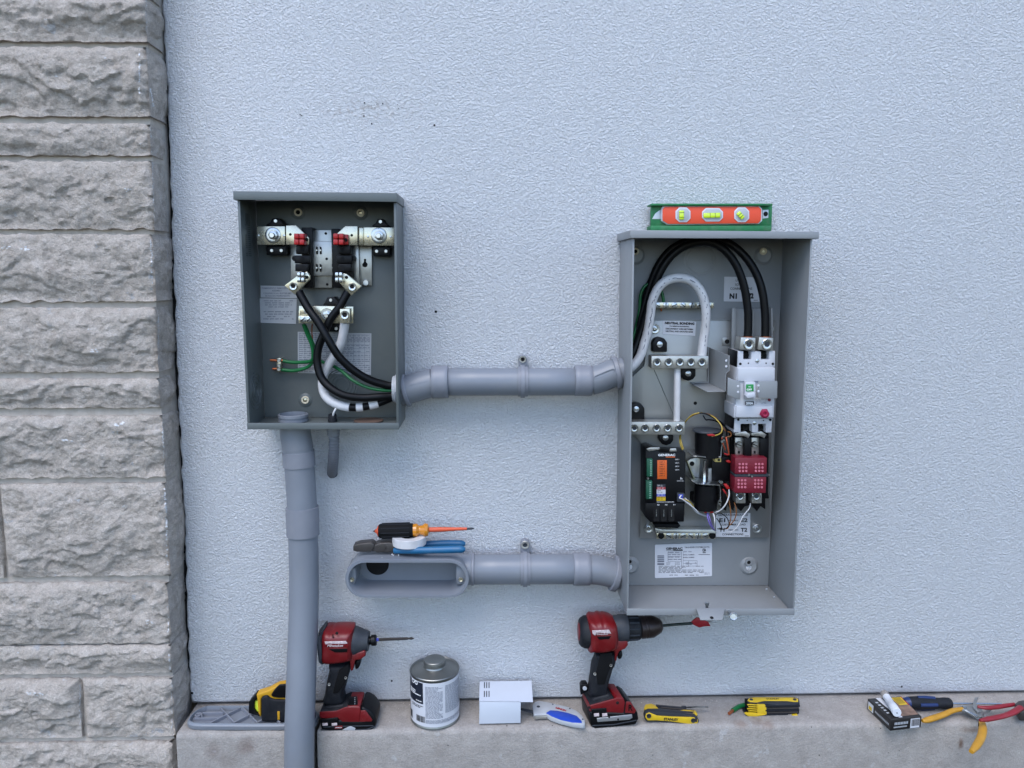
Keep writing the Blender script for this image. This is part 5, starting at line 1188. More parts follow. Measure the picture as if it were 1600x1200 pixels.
# screwdriver lying on the tape roll
mat('amber', (190, 120, 20), .2, coat=.5); mat('shaft_orange', (200, 80, 45), .45)
dS = .048
a, b = A1(215, 102, dS), A1(755, 88, dS); ax = (b-a).normalized(); u = (A1(216, 102, dS)-A1(215, 102, dS)).length
sd = thing('insulated_screwdriver', 'black-handled screwdriver with orange shaft lying on the white tape roll', 'screwdriver', A1(400, 130, dS))
def SL(name, prof, m, parent=None, n=28): return lathe(name, a, b, [(t*u, r*u) for t, r in prof], m, parent or sd, n)
SL('handle', [(30, 0), (30, 34), (40, 39), (110, 40), (185, 40), (212, 36), (215, 0)], 'black_matte')
for i in range(10):
    an = i*math.pi/5
    o_ = Vector((0, math.cos(an), math.sin(an)))*39.5*u
    tube('grip_rib', [a+ax*45*u+o_, a+ax*195*u+o_], 3.2*u, 'tool_dark', sd, n=8, sm=0)
SL('handle_butt', [(4, 2), (20, 16), (26, 30), (31, 32)], 'shaft_orange'); SL('butt_point', [(-3, 0), (10, 7), (18, 9)], 'black_plastic')
SL('handle_collar', [(214, 34), (232, 36), (246, 24), (262, 26), (276, 36), (292, 32), (300, 14), (300, 0)], 'amber')
SL('shaft', [(298, 13), (360, 13), (420, 10), (500, 7.5), (500, 0)], 'shaft_orange', n=16); SL('tip', [(500, 6), (525, 6.5), (540, 2)], 'tool_grey', n=12)
# roll of white tape
pt = A1(407, 168, .048); zt_ = zlb+.0165
tr_ = A1.m(407, 160, .048, 90)
tl_ = tag(lathe('tape_roll', Vector((pt.x, pt.y, zt_-.0005)), Vector((pt.x, pt.y, zt_+1)), [(.0005, tr_*.5), (.0005, tr_-.0005), (.001, tr_), (.0152, tr_), (.0157, tr_-.0005), (.0157, tr_*.52), (.0152, tr_*.5), (.001, tr_*.5)], 'tape_white', None, 48), 'roll of white electrical tape between screwdriver and blue-handled pliers', 'tape')
# linesman pliers lying on the access body
lp = thing('lineman_pliers', 'pliers with two blue grips and dark jaws lying on the access body', 'pliers', A1(400, 222, .05))
mat('grip_blue', (18, 88, 128), .4, var=.08, dirt=.15); mat('forged', (70, 66, 64), .45, metal=.5, var=.2, bump=.2)
zz = lambda k: zlb+k
def flat(name, pts, z0, z1, m, parent, bev=.002, **k):            # outline in A1 px, read on the plane z = z1
    w = [onz(520+x*.29375, 800+y*.29375, z1) for x, y in pts]; bm = bmesh.new(); add_prism(bm, w, Vector((0, 0, z0-z1)), bev, 3); return finish(name, bm, m, parent, **k)
def yprism(name, pts, d0, d1, m, parent, bev=.002, **k): return prism(name, A1, pts, d0, d1, m, parent, bev=bev, seg=3, **k)
yprism('jaw', [(108, 180), (140, 170), (205, 163), (222, 176), (215, 195), (205, 213), (130, 213), (108, 207)], .062, .040, 'forged', lp, bev=.0015)
yprism('jaw', [(212, 180), (250, 166), (300, 163), (335, 175), (338, 205), (300, 216), (240, 216), (205, 208)], .060, .036, 'forged', lp, bev=.002)
knob('pivot', A1, 262, 190, 20, .0615, .060, 'forged', lp)
gr = [A1(330, 204, .058), A1(400, 205, .068), A1(500, 203, .074), A1(620, 200, .076), A1(705, 198, .076)]
tube('grip', gr, [.0060]*8+[.0064]*8+[.0067]*4+[.0066]*3+[.0052, .003], 'grip_blue', lp, n=18)
gr = [A1(330, 190, .046), A1(400, 180, .036), A1(500, 172, .030), A1(620, 168, .028), A1(705, 170, .030)]
tube('grip', gr, [.0060]*8+[.0064]*8+[.0067]*4+[.0066]*3+[.0052, .003], 'grip_blue', lp, n=18)
# small litter on the body
for X, Y in ((318, 226), (322, 229), (352, 228), (425, 222)):
    p = onz(520+X*.29375, 800+Y*.29375, zlb); 
bm = bmesh.new()
for X, Y, s in ((316, 226, .0016), (322, 230, .0012), (350, 229, .0015), (262, 242, .0008), (426, 222, .001)):
    p = onz(520+X*.29375, 800+Y*.29375, zlb+s*.4); bmesh.ops.create_icosphere(bm, subdivisions=1, radius=s, matrix=Matrix.Translation(p))
tag(finish('plaster_crumbs', bm, 'label_white'), 'white crumbs scattered on top of the oval access body', 'crumbs')['kind'] = 'stuff'
# ------------------------------------------------------------ things on the ledge
LZ = 0.0
# ribbed cover plate
cv = thing('conduit_cover', 'grey ribbed oval conduit cover plate lying upside down at the ledge left end', 'cover plate', A2.z(650, 600, 0))
def loopz(pts, z): return [A2.z(x, y, z) for x, y in pts]
H = .0125
outer = [(150, 575), (165, 530), (200, 490), (255, 450), (330, 420), (430, 408), (1180, 408), (1400, 408), (1500, 460), (1520, 530), (1440, 595), (1160, 612), (380, 612), (270, 610), (195, 602)]
ow_ = catmull(loopz(outer, H), 4, True); cc_ = sum(ow_, Vector())/len(ow_)
def shr(l, dz, ins): 
    o = []
    n = len(l)
    for i, p in enumerate(l):
        t = (l[(i+1) % n]-l[i-1]).normalized(); nn = Vector((-t.y, t.x, 0)); nn = -nn if nn.dot(p-cc_) > 0 else nn
        q = p+nn*ins; q.z = dz; o.append(q)
    return o
LP = [shr(ow_, .0005, .001), shr(ow_, .002, 0), shr(ow_, .0085, 0), shr(ow_, .0095, .0015), shr(ow_, H, .0025), shr(ow_, H, .0045), shr(ow_, .004, .006)]
bm = bmesh.new(); R_ = [[bm.verts.new(p) for p in l] for l in LP]
for a_, b_ in zip(R_, R_[1:]):
    for j in range(len(a_)): bm.faces.new((a_[j], a_[(j+1) % len(a_)], b_[(j+1) % len(a_)], b_[j]))
bm.faces.new(R_[-1]); bm.faces.new(R_[0][::-1]); finish('cover_shell', bm, 'pvc', cv, sharp=40)
def rib(p, q, h=.0105, t=.0011):
    a, b = A2.z(*p, h), A2.z(*q, h); n = (b-a).normalized(); n = Vector((-n.y, n.x, 0))*t
    bm = bmesh.new(); add_prism(bm, [a+n, b+n, b-n, a-n], Vector((0, 0, -(h-.003))), .0003, 1); finish('rib', bm, 'pvc_edge', cv)
for p, q in (((490, 425), (640, 585)), ((715, 420), (885, 590)), ((710, 430), (395, 590)), ((930, 440), (640, 588)), ((1130, 440), (880, 590)), ((215, 545), (480, 540)), ((250, 490), (530, 484)), ((940, 430), (1120, 590)), ((300, 484), (305, 535))): rib(p, q)
c = A2.z(262, 510, .010); lathe('screw_post', c-UPZ*.007, c+UPZ, [(0, .0065), (.007, .006), (.0072, .0035), (.004, .003), (.004, 0)], 'pvc_edge', cv, 20)
knob('screw_hole', A2, 180, 575, 6, .1, .099, 'hole_black', cv) if False else None
# tape measure half hidden behind the riser
mat('tm_yellow', (190, 142, 24), .5, dirt=.1); mat('tm_blade', (200, 215, 60), .4)
tm = thing('tape_measure', 'yellow and black tape measure partly hidden behind the tall conduit', 'tape measure', A2(1080, 590, .05))
dm = .070
prism('case_body', A2, [(920, 585), (918, 350), (940, 322), (985, 315), (1010, 345), (1060, 358), (1170, 362), (1400, 350), (1400, 590), (1060, 592)], dm, .046, 'tool_dark', tm, bev=.004, seg=3)
prism('case_shell', A2, [(868, 300), (990, 262), (1090, 208), (1180, 195), (1400, 195), (1400, 355), (1170, 362), (1060, 356), (1005, 340), (985, 318), (940, 322), (918, 350), (916, 540), (890, 500), (878, 350)], dm-.004, .048, 'tm_yellow', tm, bev=.003, seg=3)
prism('side_grip', A2, [(1020, 310), (1050, 262), (1085, 222), (1110, 200), (1170, 195), (1400, 195), (1400, 335), (1100, 340), (1040, 330)], dm+.001, dm-.003, 'black_plastic', tm, bev=.002, seg=3)
prism('nose_guard', A2, [(790, 380), (865, 300), (880, 352), (852, 370), (846, 450), (870, 500), (905, 512), (905, 530), (788, 498)], .064, .046, 'black_plastic', tm, bev=.0015)
prism('blade_roll', A2, [(846, 372), (915, 355), (918, 490), (880, 485), (848, 440)], .060, .048, 'tm_blade', tm, bev=.002)
prism('blade_end', A2, [(890, 488), (918, 488), (918, 530), (905, 530), (893, 512)], .060, .048, 'tm_yellow', tm, bev=.0005); knob('blade_rivet', A2, 925, 545, 7, .064, .060, 'chrome', tm)
prism('logo_patch', A2, [(1088, 478), (1112, 478), (1114, 562), (1092, 566)], dm+.0008, dm-.0005, 'tm_yellow', tm, bev=.0002)
# ---- cordless tools
mat('worn_label', (190, 175, 175), .4, var=.3, vscale=300); mat('tin_silver', (170, 172, 175), .3, metal=.6)
def gl(name, v, X0, X1, Yc0, Yc1, prof, d, m, parent, n=30):
    a, b = v(X0, Yc0, d), v(X1, Yc1, d); L = (b-a).length; u = v.m(X0, Yc0, d)
    return lathe(name, a, b, [(t*L, r*u) for t, r in prof], m, parent, n)
# impact driver
im = thing('impact_driver', 'red and black cordless impact driver with long bit standing left of the can', 'power tool', A3(380, 1150, .05))
P3 = lambda n, pts, d0, d1, m, bev=.003, par=None, **k: prism(n, A3, pts, d0, d1, m, par or im, bev=bev, seg=3, **k)
dM = .052
pillow('motor_housing', A3, [(150, 125), (200, 106), (240, 112), (280, 103), (430, 104), (450, 130), (462, 240), (450, 350), (432, 392), (300, 416), (150, 415), (142, 270)], .084, .020, .012, 'tool_red', im)
pillow('rear_cap', A3, [(104, 190), (122, 132), (160, 110), (190, 112), (190, 412), (152, 417), (126, 402), (104, 340)], .081, .023, .013, 'tool_grey', im)
gl('gear_case', A3, 425, 580, 245, 248, [(0, 132), (.25, 134), (.5, 118), (.72, 104), (.8, 100), (.98, 92), (1, 60), (1, 0)], dM, 'tool_grey', im)
gl('nose_collar', A3, 575, 650, 246, 240, [(0, 60), (.08, 40), (.3, 38), (.4, 50), (.85, 52), (1, 44), (1, 0)], dM, 'black_plastic', im)
gl('bit_shank', A3, 648, 672, 237, 236, [(0, 16), (1, 16)], dM, 'lab_blue', im, 6)
gl('driver_bit', A3, 665, 1005, 236, 224, [(0, 15), (.04, 17), (.80, 14), (.85, 9), (.9, 14), (.93, 14), (1, 1)], dM, 'forged', im, 6)
P3('housing_ridge', [(225, 395), (300, 372), (420, 378), (470, 360), (540, 342), (548, 392), (500, 425), (450, 432), (440, 470), (430, 528), (408, 535), (400, 440), (300, 440), (235, 432)], .072, .032, 'tool_red', .003)
P3('trigger', [(445, 440), (495, 425), (500, 470), (480, 512), (448, 525)], .064, .040, 'black_plastic', .004)
pillow('handle', A3, [(215, 430), (300, 432), (398, 432), (410, 500), (392, 560), (372, 640), (345, 740), (350, 815), (160, 815), (172, 730), (185, 640), (205, 540), (220, 480)], .072, .032, .010, 'tool_dark', im)
P3('grip_panel', [(300, 520), (385, 470), (395, 520), (370, 600), (345, 660), (290, 740), (240, 745), (262, 640)], .0735, .070, 'black_matte', .001)
for X, Y in ((205, 660), (360, 597)): knob('handle_screw', A3, X, Y, 14, .0740, .0715, 'aluminium', im, prof=SOCKET)
for X, Y in ((277, 178),): knob('housing_screw', A3, X, Y, 14, .0850, .0838, 'hole_black', im)
P3('housing_slot', [(236, 188), (246, 188), (246, 222), (236, 222)], .0848, .0838, 'hole_black', .0003)
BW = (0, .052, 0)
skewprism('foot_top', A3, [(116, 925), (122, 905), (300, 898), (352, 868), (385, 862), (385, 930), (130, 975)], .0840, BW, 'tool_dark', im, .004)
skewprism('foot_collar', A3, [(150, 905), (170, 870), (345, 850), (372, 868), (372, 910), (150, 930)], .074, (0, .034, 0), 'tool_dark', im, .006)
P3('foot_housing', [(115, 915), (270, 906), (350, 874), (370, 868), (495, 872), (500, 905), (490, 1010), (330, 1010), (290, 975), (130, 975), (115, 960)], .0855, .0835, 'tool_red', .001)
skewprism('foot_band', A3, [(372, 862), (496, 864), (496, 905), (372, 905)], .0846, BW, 'tool_red', im, .003)
ztp = A3(430, 862, .0846).z+.0004
PZ0 = lambda n, pts, m: prismz(n, A3, pts, ztp+.0006, ztp-.001, m, im, bev=.0004)
PZ0('indicator_panel', [(392, 768), (470, 766), (474, 842), (384, 850)], 'black_plastic')
for i in range(4): 
    c_ = A3.z(447, 782+i*19, ztp+.0007); lathe('charge_light', c_, c_+UPZ, [(0, .0009), (.0003, .0008), (.0004, 0)], 'label_grey', im, 8)
bt = skewprism('battery', A3, [(118, 985), (498, 1000), (500, 868), (545, 880), (590, 905), (628, 950), (650, 1000), (642, 1050), (600, 1110), (480, 1135), (200, 1152), (160, 1150), (130, 1090), (118, 1030)], .086, (0, .058, 0), 'black_plastic', im, .005)
P3('battery_side', [(500, 905), (545, 900), (610, 990), (605, 1005), (490, 1010)], .0872, .085, 'tool_red', .001, bt)
P3('battery_side', [(520, 930), (545, 925), (590, 985), (515, 990)], .0876, .087, 'tool_red', .0003, bt)
P3('latch_panel', [(130, 985), (285, 968), (295, 1020), (135, 1030)], .0875, .085, 'black_plastic', .001)
for x in (140, 228): P3('belt_clip_slot', [(x, 1022), (x+50, 1018), (x+52, 1042), (x+2, 1046)], .0882, .086, 'worn_label', .0004)
P3('battery_seam', [(125, 1078), (200, 1088), (560, 1075), (640, 1045), (642, 1054), (565, 1084), (200, 1098), (126, 1088)], .0868, .0858, 'tool_grey', .0003, bt)
P3('battery_seam', [(150, 1052), (620, 1040), (620, 1048), (150, 1062)], .0868, .0858, 'tool_grey', .0003, bt)
q = P3('torn_sticker', [(330, 1085), (392, 1052), (412, 1050), (452, 1070), (445, 1086)], .0874, .0860, 'label_grey', .0001, bt)
P3('capacity_mark', [(258, 1050), (330, 1046), (330, 1070), (258, 1076)], .0876, .0860, 'tool_red', .0002, bt); text('LITHIUM', A3, 294, 1061, 60, 12, .0879, 'print_white', bt)
wl = P3('worn_nameplate', [(158, 258), (365, 250), (390, 285), (385, 318), (360, 300), (160, 300)], .0850, .0838, 'tool_red', .0002)
P3('worn_nameplate', [(162, 256), (362, 250), (378, 272), (340, 278), (200, 274), (172, 282)], .0855, .0845, 'worn_label', .0002)
text('Milwaukee', A3, 262, 292, 150, 26, .0855, 'worn_label', im, shear=.3, bold=.02)
P3('vent_slot', [(200, 325), (378, 322), (372, 355), (260, 358)], .0850, .0838, 'black_plastic', .0003)
for k in range(4): P3('cooling_slot', [(330+k*18, 405), (340+k*18, 404), (340+k*18, 420), (330+k*18, 421)], .0725, .0712, 'hole_black', .0003)
# hammer drill
mat('bit_green', (24, 38, 32), .45, metal=.3)
hd = thing('hammer_drill', 'red and black cordless drill with long spade bit standing below the tall box', 'power tool', A5(380, 1130, .05))
P5 = lambda n, pts, d0, d1, m, bev=.003, par=None, **k: prism(n, A5, pts, d0, d1, m, par or hd, bev=bev, seg=3, **k)
dD = .054
pillow('motor_housing', A5, [(160, 78), (230, 72), (262, 58), (300, 66), (330, 62), (400, 84), (440, 120), (455, 220), (445, 310), (415, 350), (300, 378), (190, 375), (158, 366), (150, 220)], .088, .020, .013, 'tool_red', hd)
gl('rear_cap', A5, 88, 180, 222, 222, [(0, 0), (0, 110), (.15, 130), (.5, 148), (1, 152), (1, 0)], dD, 'tool_dark', hd)
gl('rear_disc', A5, 80, 92, 222, 222, [(0, 0), (0, 76), (.6, 84), (1, 84)], dD, 'tool_red', hd)
gl('mode_collar', A5, 400, 540, 190, 188, [(0, 100), (.1, 118), (.35, 122), (.4, 126), (1, 126), (1, 0)], dD, 'tool_grey', hd)
gl('clutch_ring', A5, 535, 660, 188, 184, [(0, 120), (.05, 112), (.9, 110), (1, 98), (1, 0)], dD, 'tool_dark', hd)
for i in range(12):
    an = i*math.pi/6+.2; a0, b0 = A5(550, 187, dD), A5(640, 184, dD); R = A5.m(550, 187, dD, 111); o_ = Vector((0, math.cos(an)*R, math.sin(an)*R))
    tube('clutch_rib', [a0+o_, b0+o_*.98], .0017, 'tool_grey', hd, n=6, sm=0)
mat('chuck_brown', (58, 48, 46), .4, metal=.5, var=.25, vscale=60)
gl('chuck', A5, 662, 870, 182, 164, [(0, 96), (.04, 104), (.2, 104), (.22, 101), (.24, 104), (.3, 104), (.32, 101), (.34, 104), (.55, 102), (.78, 78), (.92, 62), (.94, 54), (1, 36), (1, 0)], dD, 'chuck_brown', hd, 36)
gl('bit_shank', A5, 865, 1150, 165, 142, [(0, 18), (.03, 13), (1, 14)], dD, 'bit_green', hd, 8)
P5('spade_bit', [(1140, 135), (1175, 105), (1195, 90), (1225, 98), (1250, 115), (1300, 130), (1312, 150), (1322, 172), (1270, 172), (1215, 184), (1180, 168), (1145, 150)], dD+.0015, dD-.0015, 'tool_red', .0004).data.materials[0] = mat('bit_red', (150, 30, 40), .4, var=.25, vscale=200)
gl('bit_point', A5, 1300, 1342, 132, 126, [(0, 8), (1, 1)], dD, 'zinc', hd, 6)
P5('housing_ridge', [(190, 372), (300, 372), (380, 350), (430, 310), (545, 312), (548, 350), (520, 385), (470, 405), (450, 440), (440, 498), (425, 498), (425, 410), (300, 392)], .074, .034, 'tool_red', .003)
P5('trigger', [(450, 430), (490, 400), (500, 440), (490, 482), (455, 488)], .066, .042, 'black_plastic', .004)
pillow('handle', A5, [(228, 380), (300, 388), (425, 395), (428, 490), (405, 530), (385, 600), (360, 680), (338, 790), (335, 800), (175, 800), (178, 700), (193, 600), (205, 520), (235, 440)], .074, .034, .010, 'tool_dark', hd)
for X, Y in ((238, 622), (388, 540)): knob('handle_screw', A5, X, Y, 14, .0760, .0735, 'aluminium', hd, prof=SOCKET)
P5('grip_panel', [(290, 430), (400, 420), (400, 520), (360, 620), (330, 720), (262, 720), (250, 600)], .0755, .072, 'black_matte', .001)
DV = (-.0085, .050, 0)
skewprism('foot_top', A5, [(190, 912), (300, 882), (428, 850), (430, 930), (190, 960)], .086, DV, 'tool_dark', hd, .004)
skewprism('foot_collar', A5, [(210, 880), (225, 850), (370, 812), (395, 840), (395, 870), (215, 910)], .076, (-.005, .034, 0), 'tool_dark', hd, .006)
P5('lanyard_loop', [(100, 740), (115, 715), (160, 715), (175, 740), (170, 780), (110, 815), (104, 815)], .060, .045, 'black_plastic', .003); knob('loop_pin', A5, 143, 757, 20, .062, .058, 'label_grey', hd)
skewprism('foot_housing', A5, [(186, 918), (300, 886), (425, 852), (440, 842), (505, 848), (525, 900), (510, 995), (430, 1010), (200, 1000)], .0875, (-.0003, .003, 0), 'tool_red', hd, .001)
skewprism('foot_band', A5, [(428, 850), (440, 838), (500, 842), (520, 890), (515, 930), (430, 930)], .0868, DV, 'tool_red', hd, .003)
bt = skewprism('battery', A5, [(190, 975), (510, 990), (522, 890), (545, 880), (585, 905), (620, 950), (640, 985), (648, 1040), (620, 1095), (440, 1115), (240, 1135), (200, 1110)], .090, (-.0098, .058, 0), 'black_plastic', hd, .005)
skewprism('battery_side_strip', A5, [(188, 918), (200, 920), (200, 985), (190, 985)], .0865, DV, 'tool_red', hd, .001)
P5('battery_side', [(530, 880), (570, 880), (625, 960), (610, 990), (520, 985)], .0910, .089, 'tool_red', .001, bt); text('R', A5, 572, 935, 40, 62, .0914, 'black_plastic', bt, bold=.03)
P5('silver_strip', [(255, 1035), (585, 1000), (590, 1030), (560, 1048), (262, 1070)], .0916, .089, 'tin_silver', .0005, bt)
for X, Y in ((372, 1025), (455, 1045)): knob('strip_hole', A5, X, Y, 9, .0922, .0912, 'hole_black', bt)
P5('battery_seam', [(210, 1100), (420, 1090), (630, 1050), (630, 1058), (420, 1099), (210, 1110)], .0908, .0898, 'tool_grey', .0003, bt)
P5('latch_panel', [(200, 950), (345, 940), (352, 1005), (215, 1018)], .0905, .088, 'black_plastic', .001)
for x in (228, 305): P5('belt_clip_slot', [(x, 994), (x+48, 990), (x+50, 1016), (x+2, 1020)], .0925, .090, 'worn_label', .0004)
for X, Y, r in ((450, 890, 14), (185, 935, 12)): knob('housing_screw', A5, X, Y, r, .0885, .0868, 'hole_black', hd)
P5('worn_nameplate', [(212, 212), (370, 205), (390, 240), (250, 232), (240, 260), (215, 240)], .0890, .0878, 'worn_label', .0002)
text('Milwaukee', A5, 300, 244, 120, 20, .0892, 'worn_label', hd, shear=.3)
P5('vent_slot', [(255, 270), (390, 264), (370, 292), (275, 296)], .0890, .0878, 'black_plastic', .0003)
# cement can
cn_ = thing('cement_can', 'round tin can with screw cap and white printed label between the tools', 'can', A3(1200, 1130, .05))
cb0 = A3(1200, 1060, .047); cR = A3.m(1200, 850, .047, 228); cx0 = A3(1200, 850, .047).x
c0 = Vector((cx0, -.047, .0004)); hC = A3(1200, 500, .047).z
mat('tin', (140, 141, 138), .4, metal=.9, var=.12, vscale=30, dirt=.1, bump=.1, bscale=60)
lathe('can_body', c0, c0+UPZ, [(0, 0), (0, cR*.97), (.0015, cR*1.015), (.003, cR*1.015), (.0045, cR*.99), (hC-.005, cR*.99), (hC-.0035, cR*1.015), (hC-.0012, cR*1.015), (hC, cR*.99), (hC-.0025, cR*.94), (hC+.001, cR*.60), (hC+.004, cR*.50), (hC+.0045, 0)], 'tin', cn_, 56)
lathe('can_neck', c0+UPZ*(hC+.001), c0+UPZ*2, [(0, cR*.50), (.004, cR*.45), (.008, cR*.41), (.008, 0)], 'tin', cn_, 40)
lathe('screw_cap', c0+UPZ*(hC+.0065), c0+Vector((-.04, 0, 2)), [(0, cR*.42), (.0005, cR*.455), (.0018, cR*.455), (.0023, cR*.43), (.0028, cR*.455), (.0044, cR*.455), (.0049, cR*.43), (.0056, cR*.45), (.0095, cR*.44), (.0106, cR*.41), (.0102, cR*.38), (.0105, 0)], 'tin', cn_, 48)
def wrapquad(name, a0, a1, z0, z1, m, parent, off=.0004, n=24):
    bm = bmesh.new(); vs = []
    for i in range(n+1):
        a = math.radians(a0+(a1-a0)*i/n); d = Vector((math.sin(a), -math.cos(a), 0))*(cR*.99+off)
        vs.append((bm.verts.new(c0+d+UPZ*z0), bm.verts.new(c0+d+UPZ*z1)))
    for a, b in zip(vs, vs[1:]): bm.faces.new((a[0], b[0], b[1], a[1]))
    return finish(name, bm, m, parent)
lab = wrapquad('can_label', -178, 178, .0055, hC-.0065, 'label_white', cn_, .0003, 64)
wrapquad('label_panel', -110, -24, hC*.52, hC-.008, 'navy', lab, .0006, 30) if 'navy' in MATS else (mat('navy', (22, 28, 42), .45), wrapquad('label_panel', -110, -24, hC*.50, hC-.008, 'navy', lab, .0006, 30))
wrapquad('label_panel', -110, -62, .010, .026, 'navy', lab, .0006, 12)
def wraprows(a0, a1, z0, z1, rows, m, seed, fill=.5, word=(3, 9)):
    rr = random.Random(seed); bm = bmesh.new(); dz = (z1-z0)/rows
    for i in range(rows):
        a = a0; e = a1-(rr.uniform(0, .4)*(a1-a0) if rr.random() < .25 else 0)
        while a < e:
            w = rr.uniform(*word); w = min(w, e-a); n = max(1, int(w/2.5)); zt = z1-i*dz; zb = zt-dz*fill
            for k in range(n):
                q0, q1 = math.radians(a+w*k/n), math.radians(a+w*(k+1)/n)
                pp = [c0+Vector((math.sin(t), -math.cos(t), 0))*(cR*.99+.0008)+UPZ*z for t, z in ((q0, zb), (q1, zb), (q1, zt), (q0, zt))]
                bm.faces.new([bm.verts.new(p) for p in pp])
            a += w+1.2
    finish('small_print', bm, m, lab, smooth=False)
wraprows(-18, 22, hC*.22, hC*.86, 26, 'print_grey', 3, .42); wraprows(28, 84, hC*.30, hC*.86, 24, 'print_grey', 5, .42); wraprows(-18, 84, .012, hC*.20, 6, 'print_grey', 6, .42)
wraprows(-70, -30, hC*.64, hC*.74, 3, 'print_white', 8, .6, (8, 14)); wraprows(-45, -28, hC*.535, hC*.555, 1, 'print_white', 9, .8, (4, 6)); wraprows(-60, -24, hC*.40, hC*.46, 2, 'print_black', 10, .5, (3, 8))
def bend(bm):
    for v in bm.verts:
        a = math.asin(max(-.999, min(.999, (v.co.x-cx0)/(cR)))); v.co = c0+Vector((math.sin(a), -math.cos(a), 0))*(cR*.99+.0009)+UPZ*(v.co.z-c0.z)
text('OO', A3, 1005, 650, 62, 42, .085, 'print_white', lab, bold=.04, R=bend)
bm = bmesh.new(); rr = random.Random(5); a = -44
while a < -20:
    w = rr.choice((.5, .9, 1.3)); q0, q1 = math.radians(a), math.radians(a+w)
    bm.faces.new([bm.verts.new(c0+Vector((math.sin(t), -math.cos(t), 0))*(cR*.99+.0008)+UPZ*z) for t, z in ((q0, .013), (q1, .013), (q1, .025), (q0, .025))]); a += w+rr.choice((.6, 1.0))
finish('barcode', bm, 'print_black', lab, smooth=False)
# folded white metal cover
mat('cover_paint', (190, 195, 204), .45, var=.02)
wc = thing('folded_metal_cover', 'white folded sheet metal cover with six slots standing right of the can', 'metal cover', A4(410, 670, .07))
dk_ = -_ray(0, 0).y*0+.074
fp = [(195, 436), (624, 440), (622, 664), (192, 674)]
prism('front_face', A4, fp, .078, .0768, 'cover_paint', wc, bev=.0002)
A_, B_, C_, D_ = A4(192, 438, .078), A4(752, 443, .078), A4(738, 225, .014), A4(195, 228, .014)
D_.z = C_.z = (C_.z+D_.z)/2; 
bm = bmesh.new(); add_prism(bm, [A_, B_, C_, D_], Vector((0, 0, -.0012)), .0003, 1); tp_ = finish('top_face', bm, 'cover_paint', wc)
bm = bmesh.new(); add_prism(bm, [Vector((A_.x+.0003, -.0765, A_.z-.0015)), Vector((A_.x+.0003, -.014, A_.z-.0015)), Vector((A_.x+.0003, -.014, .0005)), Vector((A_.x+.0003, -.0765, .0005))], Vector((.0012, 0, 0)), .0001, 1); finish('side_face', bm, 'cover_paint', wc)
def lerp2(u, v): return A_.lerp(B_, u).lerp(D_.lerp(C_, u), v)
bm = bmesh.new()
for i in range(3):
    for v0, v1 in ((.20, .50), (.64, .94)):
        u = .085+i*.044; q = [lerp2(u, v0), lerp2(u+.018, v0), lerp2(u+.018, v1), lerp2(u, v1)]
        nn = (B_-A_).cross(D_-A_).normalized()*.0004
        if nn.z < 0: nn = -nn
        bm.faces.new([bm.verts.new(p+nn) for p in q])
finish('vent_slots', bm, 'tool_grey', tp_, smooth=False)
# folding utility knife
kn = thing('utility_knife', 'silver folding utility knife with blue side panel lying right of the white cover', 'knife', A4.z(1020, 620, 0))
PZ = lambda n, v, pts, z1, z0, m, par, bev=.001, **k: prismz(n, v, pts, z1, z0, m, par, bev=bev, **k)
hk = PZ('knife_body', A4, [(745, 480), (770, 445), (810, 428), (920, 448), (1000, 468), (1110, 492), (1200, 530), (1260, 580), (1292, 630), (1296, 672), (1272, 680), (1160, 664), (1040, 636), (930, 596), (890, 568), (760, 572), (752, 530)], .012, .003, 'label_grey', kn, .0015)
PZ('blue_panel', A4, [(888, 558), (930, 530), (1010, 535), (1120, 558), (1210, 590), (1258, 640), (1262, 660), (1160, 655), (1040, 628), (950, 592)], .0132, .0118, 'kblue', kn, .0008) if 'kblue' in MATS else (mat('kblue', (22, 62, 165), .45), PZ('blue_panel', A4, [(888, 558), (930, 530), (1010, 535), (1120, 558), (1210, 590), (1258, 640), (1262, 660), (1160, 655), (1040, 628), (950, 592)], .0132, .0118, 'kblue', kn, .0008))
PZ('lever', A4, [(765, 590), (880, 578), (895, 592), (830, 590), (775, 598)], .010, .004, 'aluminium', kn, .0005)
PZ('blade_holder', A4, [(620, 505), (750, 530), (752, 560), (700, 545), (620, 520)], .0115, .0095, 'tool_grey', kn, .0003)
exx = (A4.z(1110, 540, .0195)-A4.z(980, 500, .0195)).normalized(); eyy = Vector((-exx.y, exx.x, 0))
text('LENOX', A4, 1045, 520, 125, None, .0124, 'print_red', hk, bold=.08, flat=(exx, eyy))
for X, Y, r in ((808, 494, .0034), (958, 470, .0016), (1136, 515, .0016), (1270, 626, .0018)):
    c = A4.z(X, Y, .012); lathe('rivet', c, c+UPZ, [(0, r), (.0006, r*.9), (.0006, r*.4), (.0003, 0)], 'tool_grey', hk, 16)
# folding hex key sets
def hexset(name, v, label, front, bars, z):
    return thing(name, label, 'hex key set', v.z(*z, 0), 'folding hex key sets on the ledge')
mat('hex_black', (34, 36, 42), .5, dirt=.1)
h1 = hexset('hex_key_set', A6, 'yellow and black folding hex key set lettered STANLEY, one key sticking out, right of drill', None, None, (370, 320))
SH = lambda n, pts, d0, d1, m, bev=.001: prism(n, A6, pts, d0, d1, m, h1, bev=bev)
SH('black_edge', [(142, 262), (150, 236), (180, 222), (260, 222), (440, 240), (575, 262), (598, 295), (594, 328), (566, 342), (470, 330), (340, 312), (220, 305), (165, 306), (146, 290)], .0805, .070, 'hex_black', .0012)
q = SH('yellow_side', [(152, 270), (158, 246), (185, 234), (250, 260), (370, 268), (500, 272), (560, 272), (588, 290), (588, 318), (560, 334), (480, 322), (350, 304), (230, 297), (170, 298)], .0825, .0800, 'yellow', .0006)
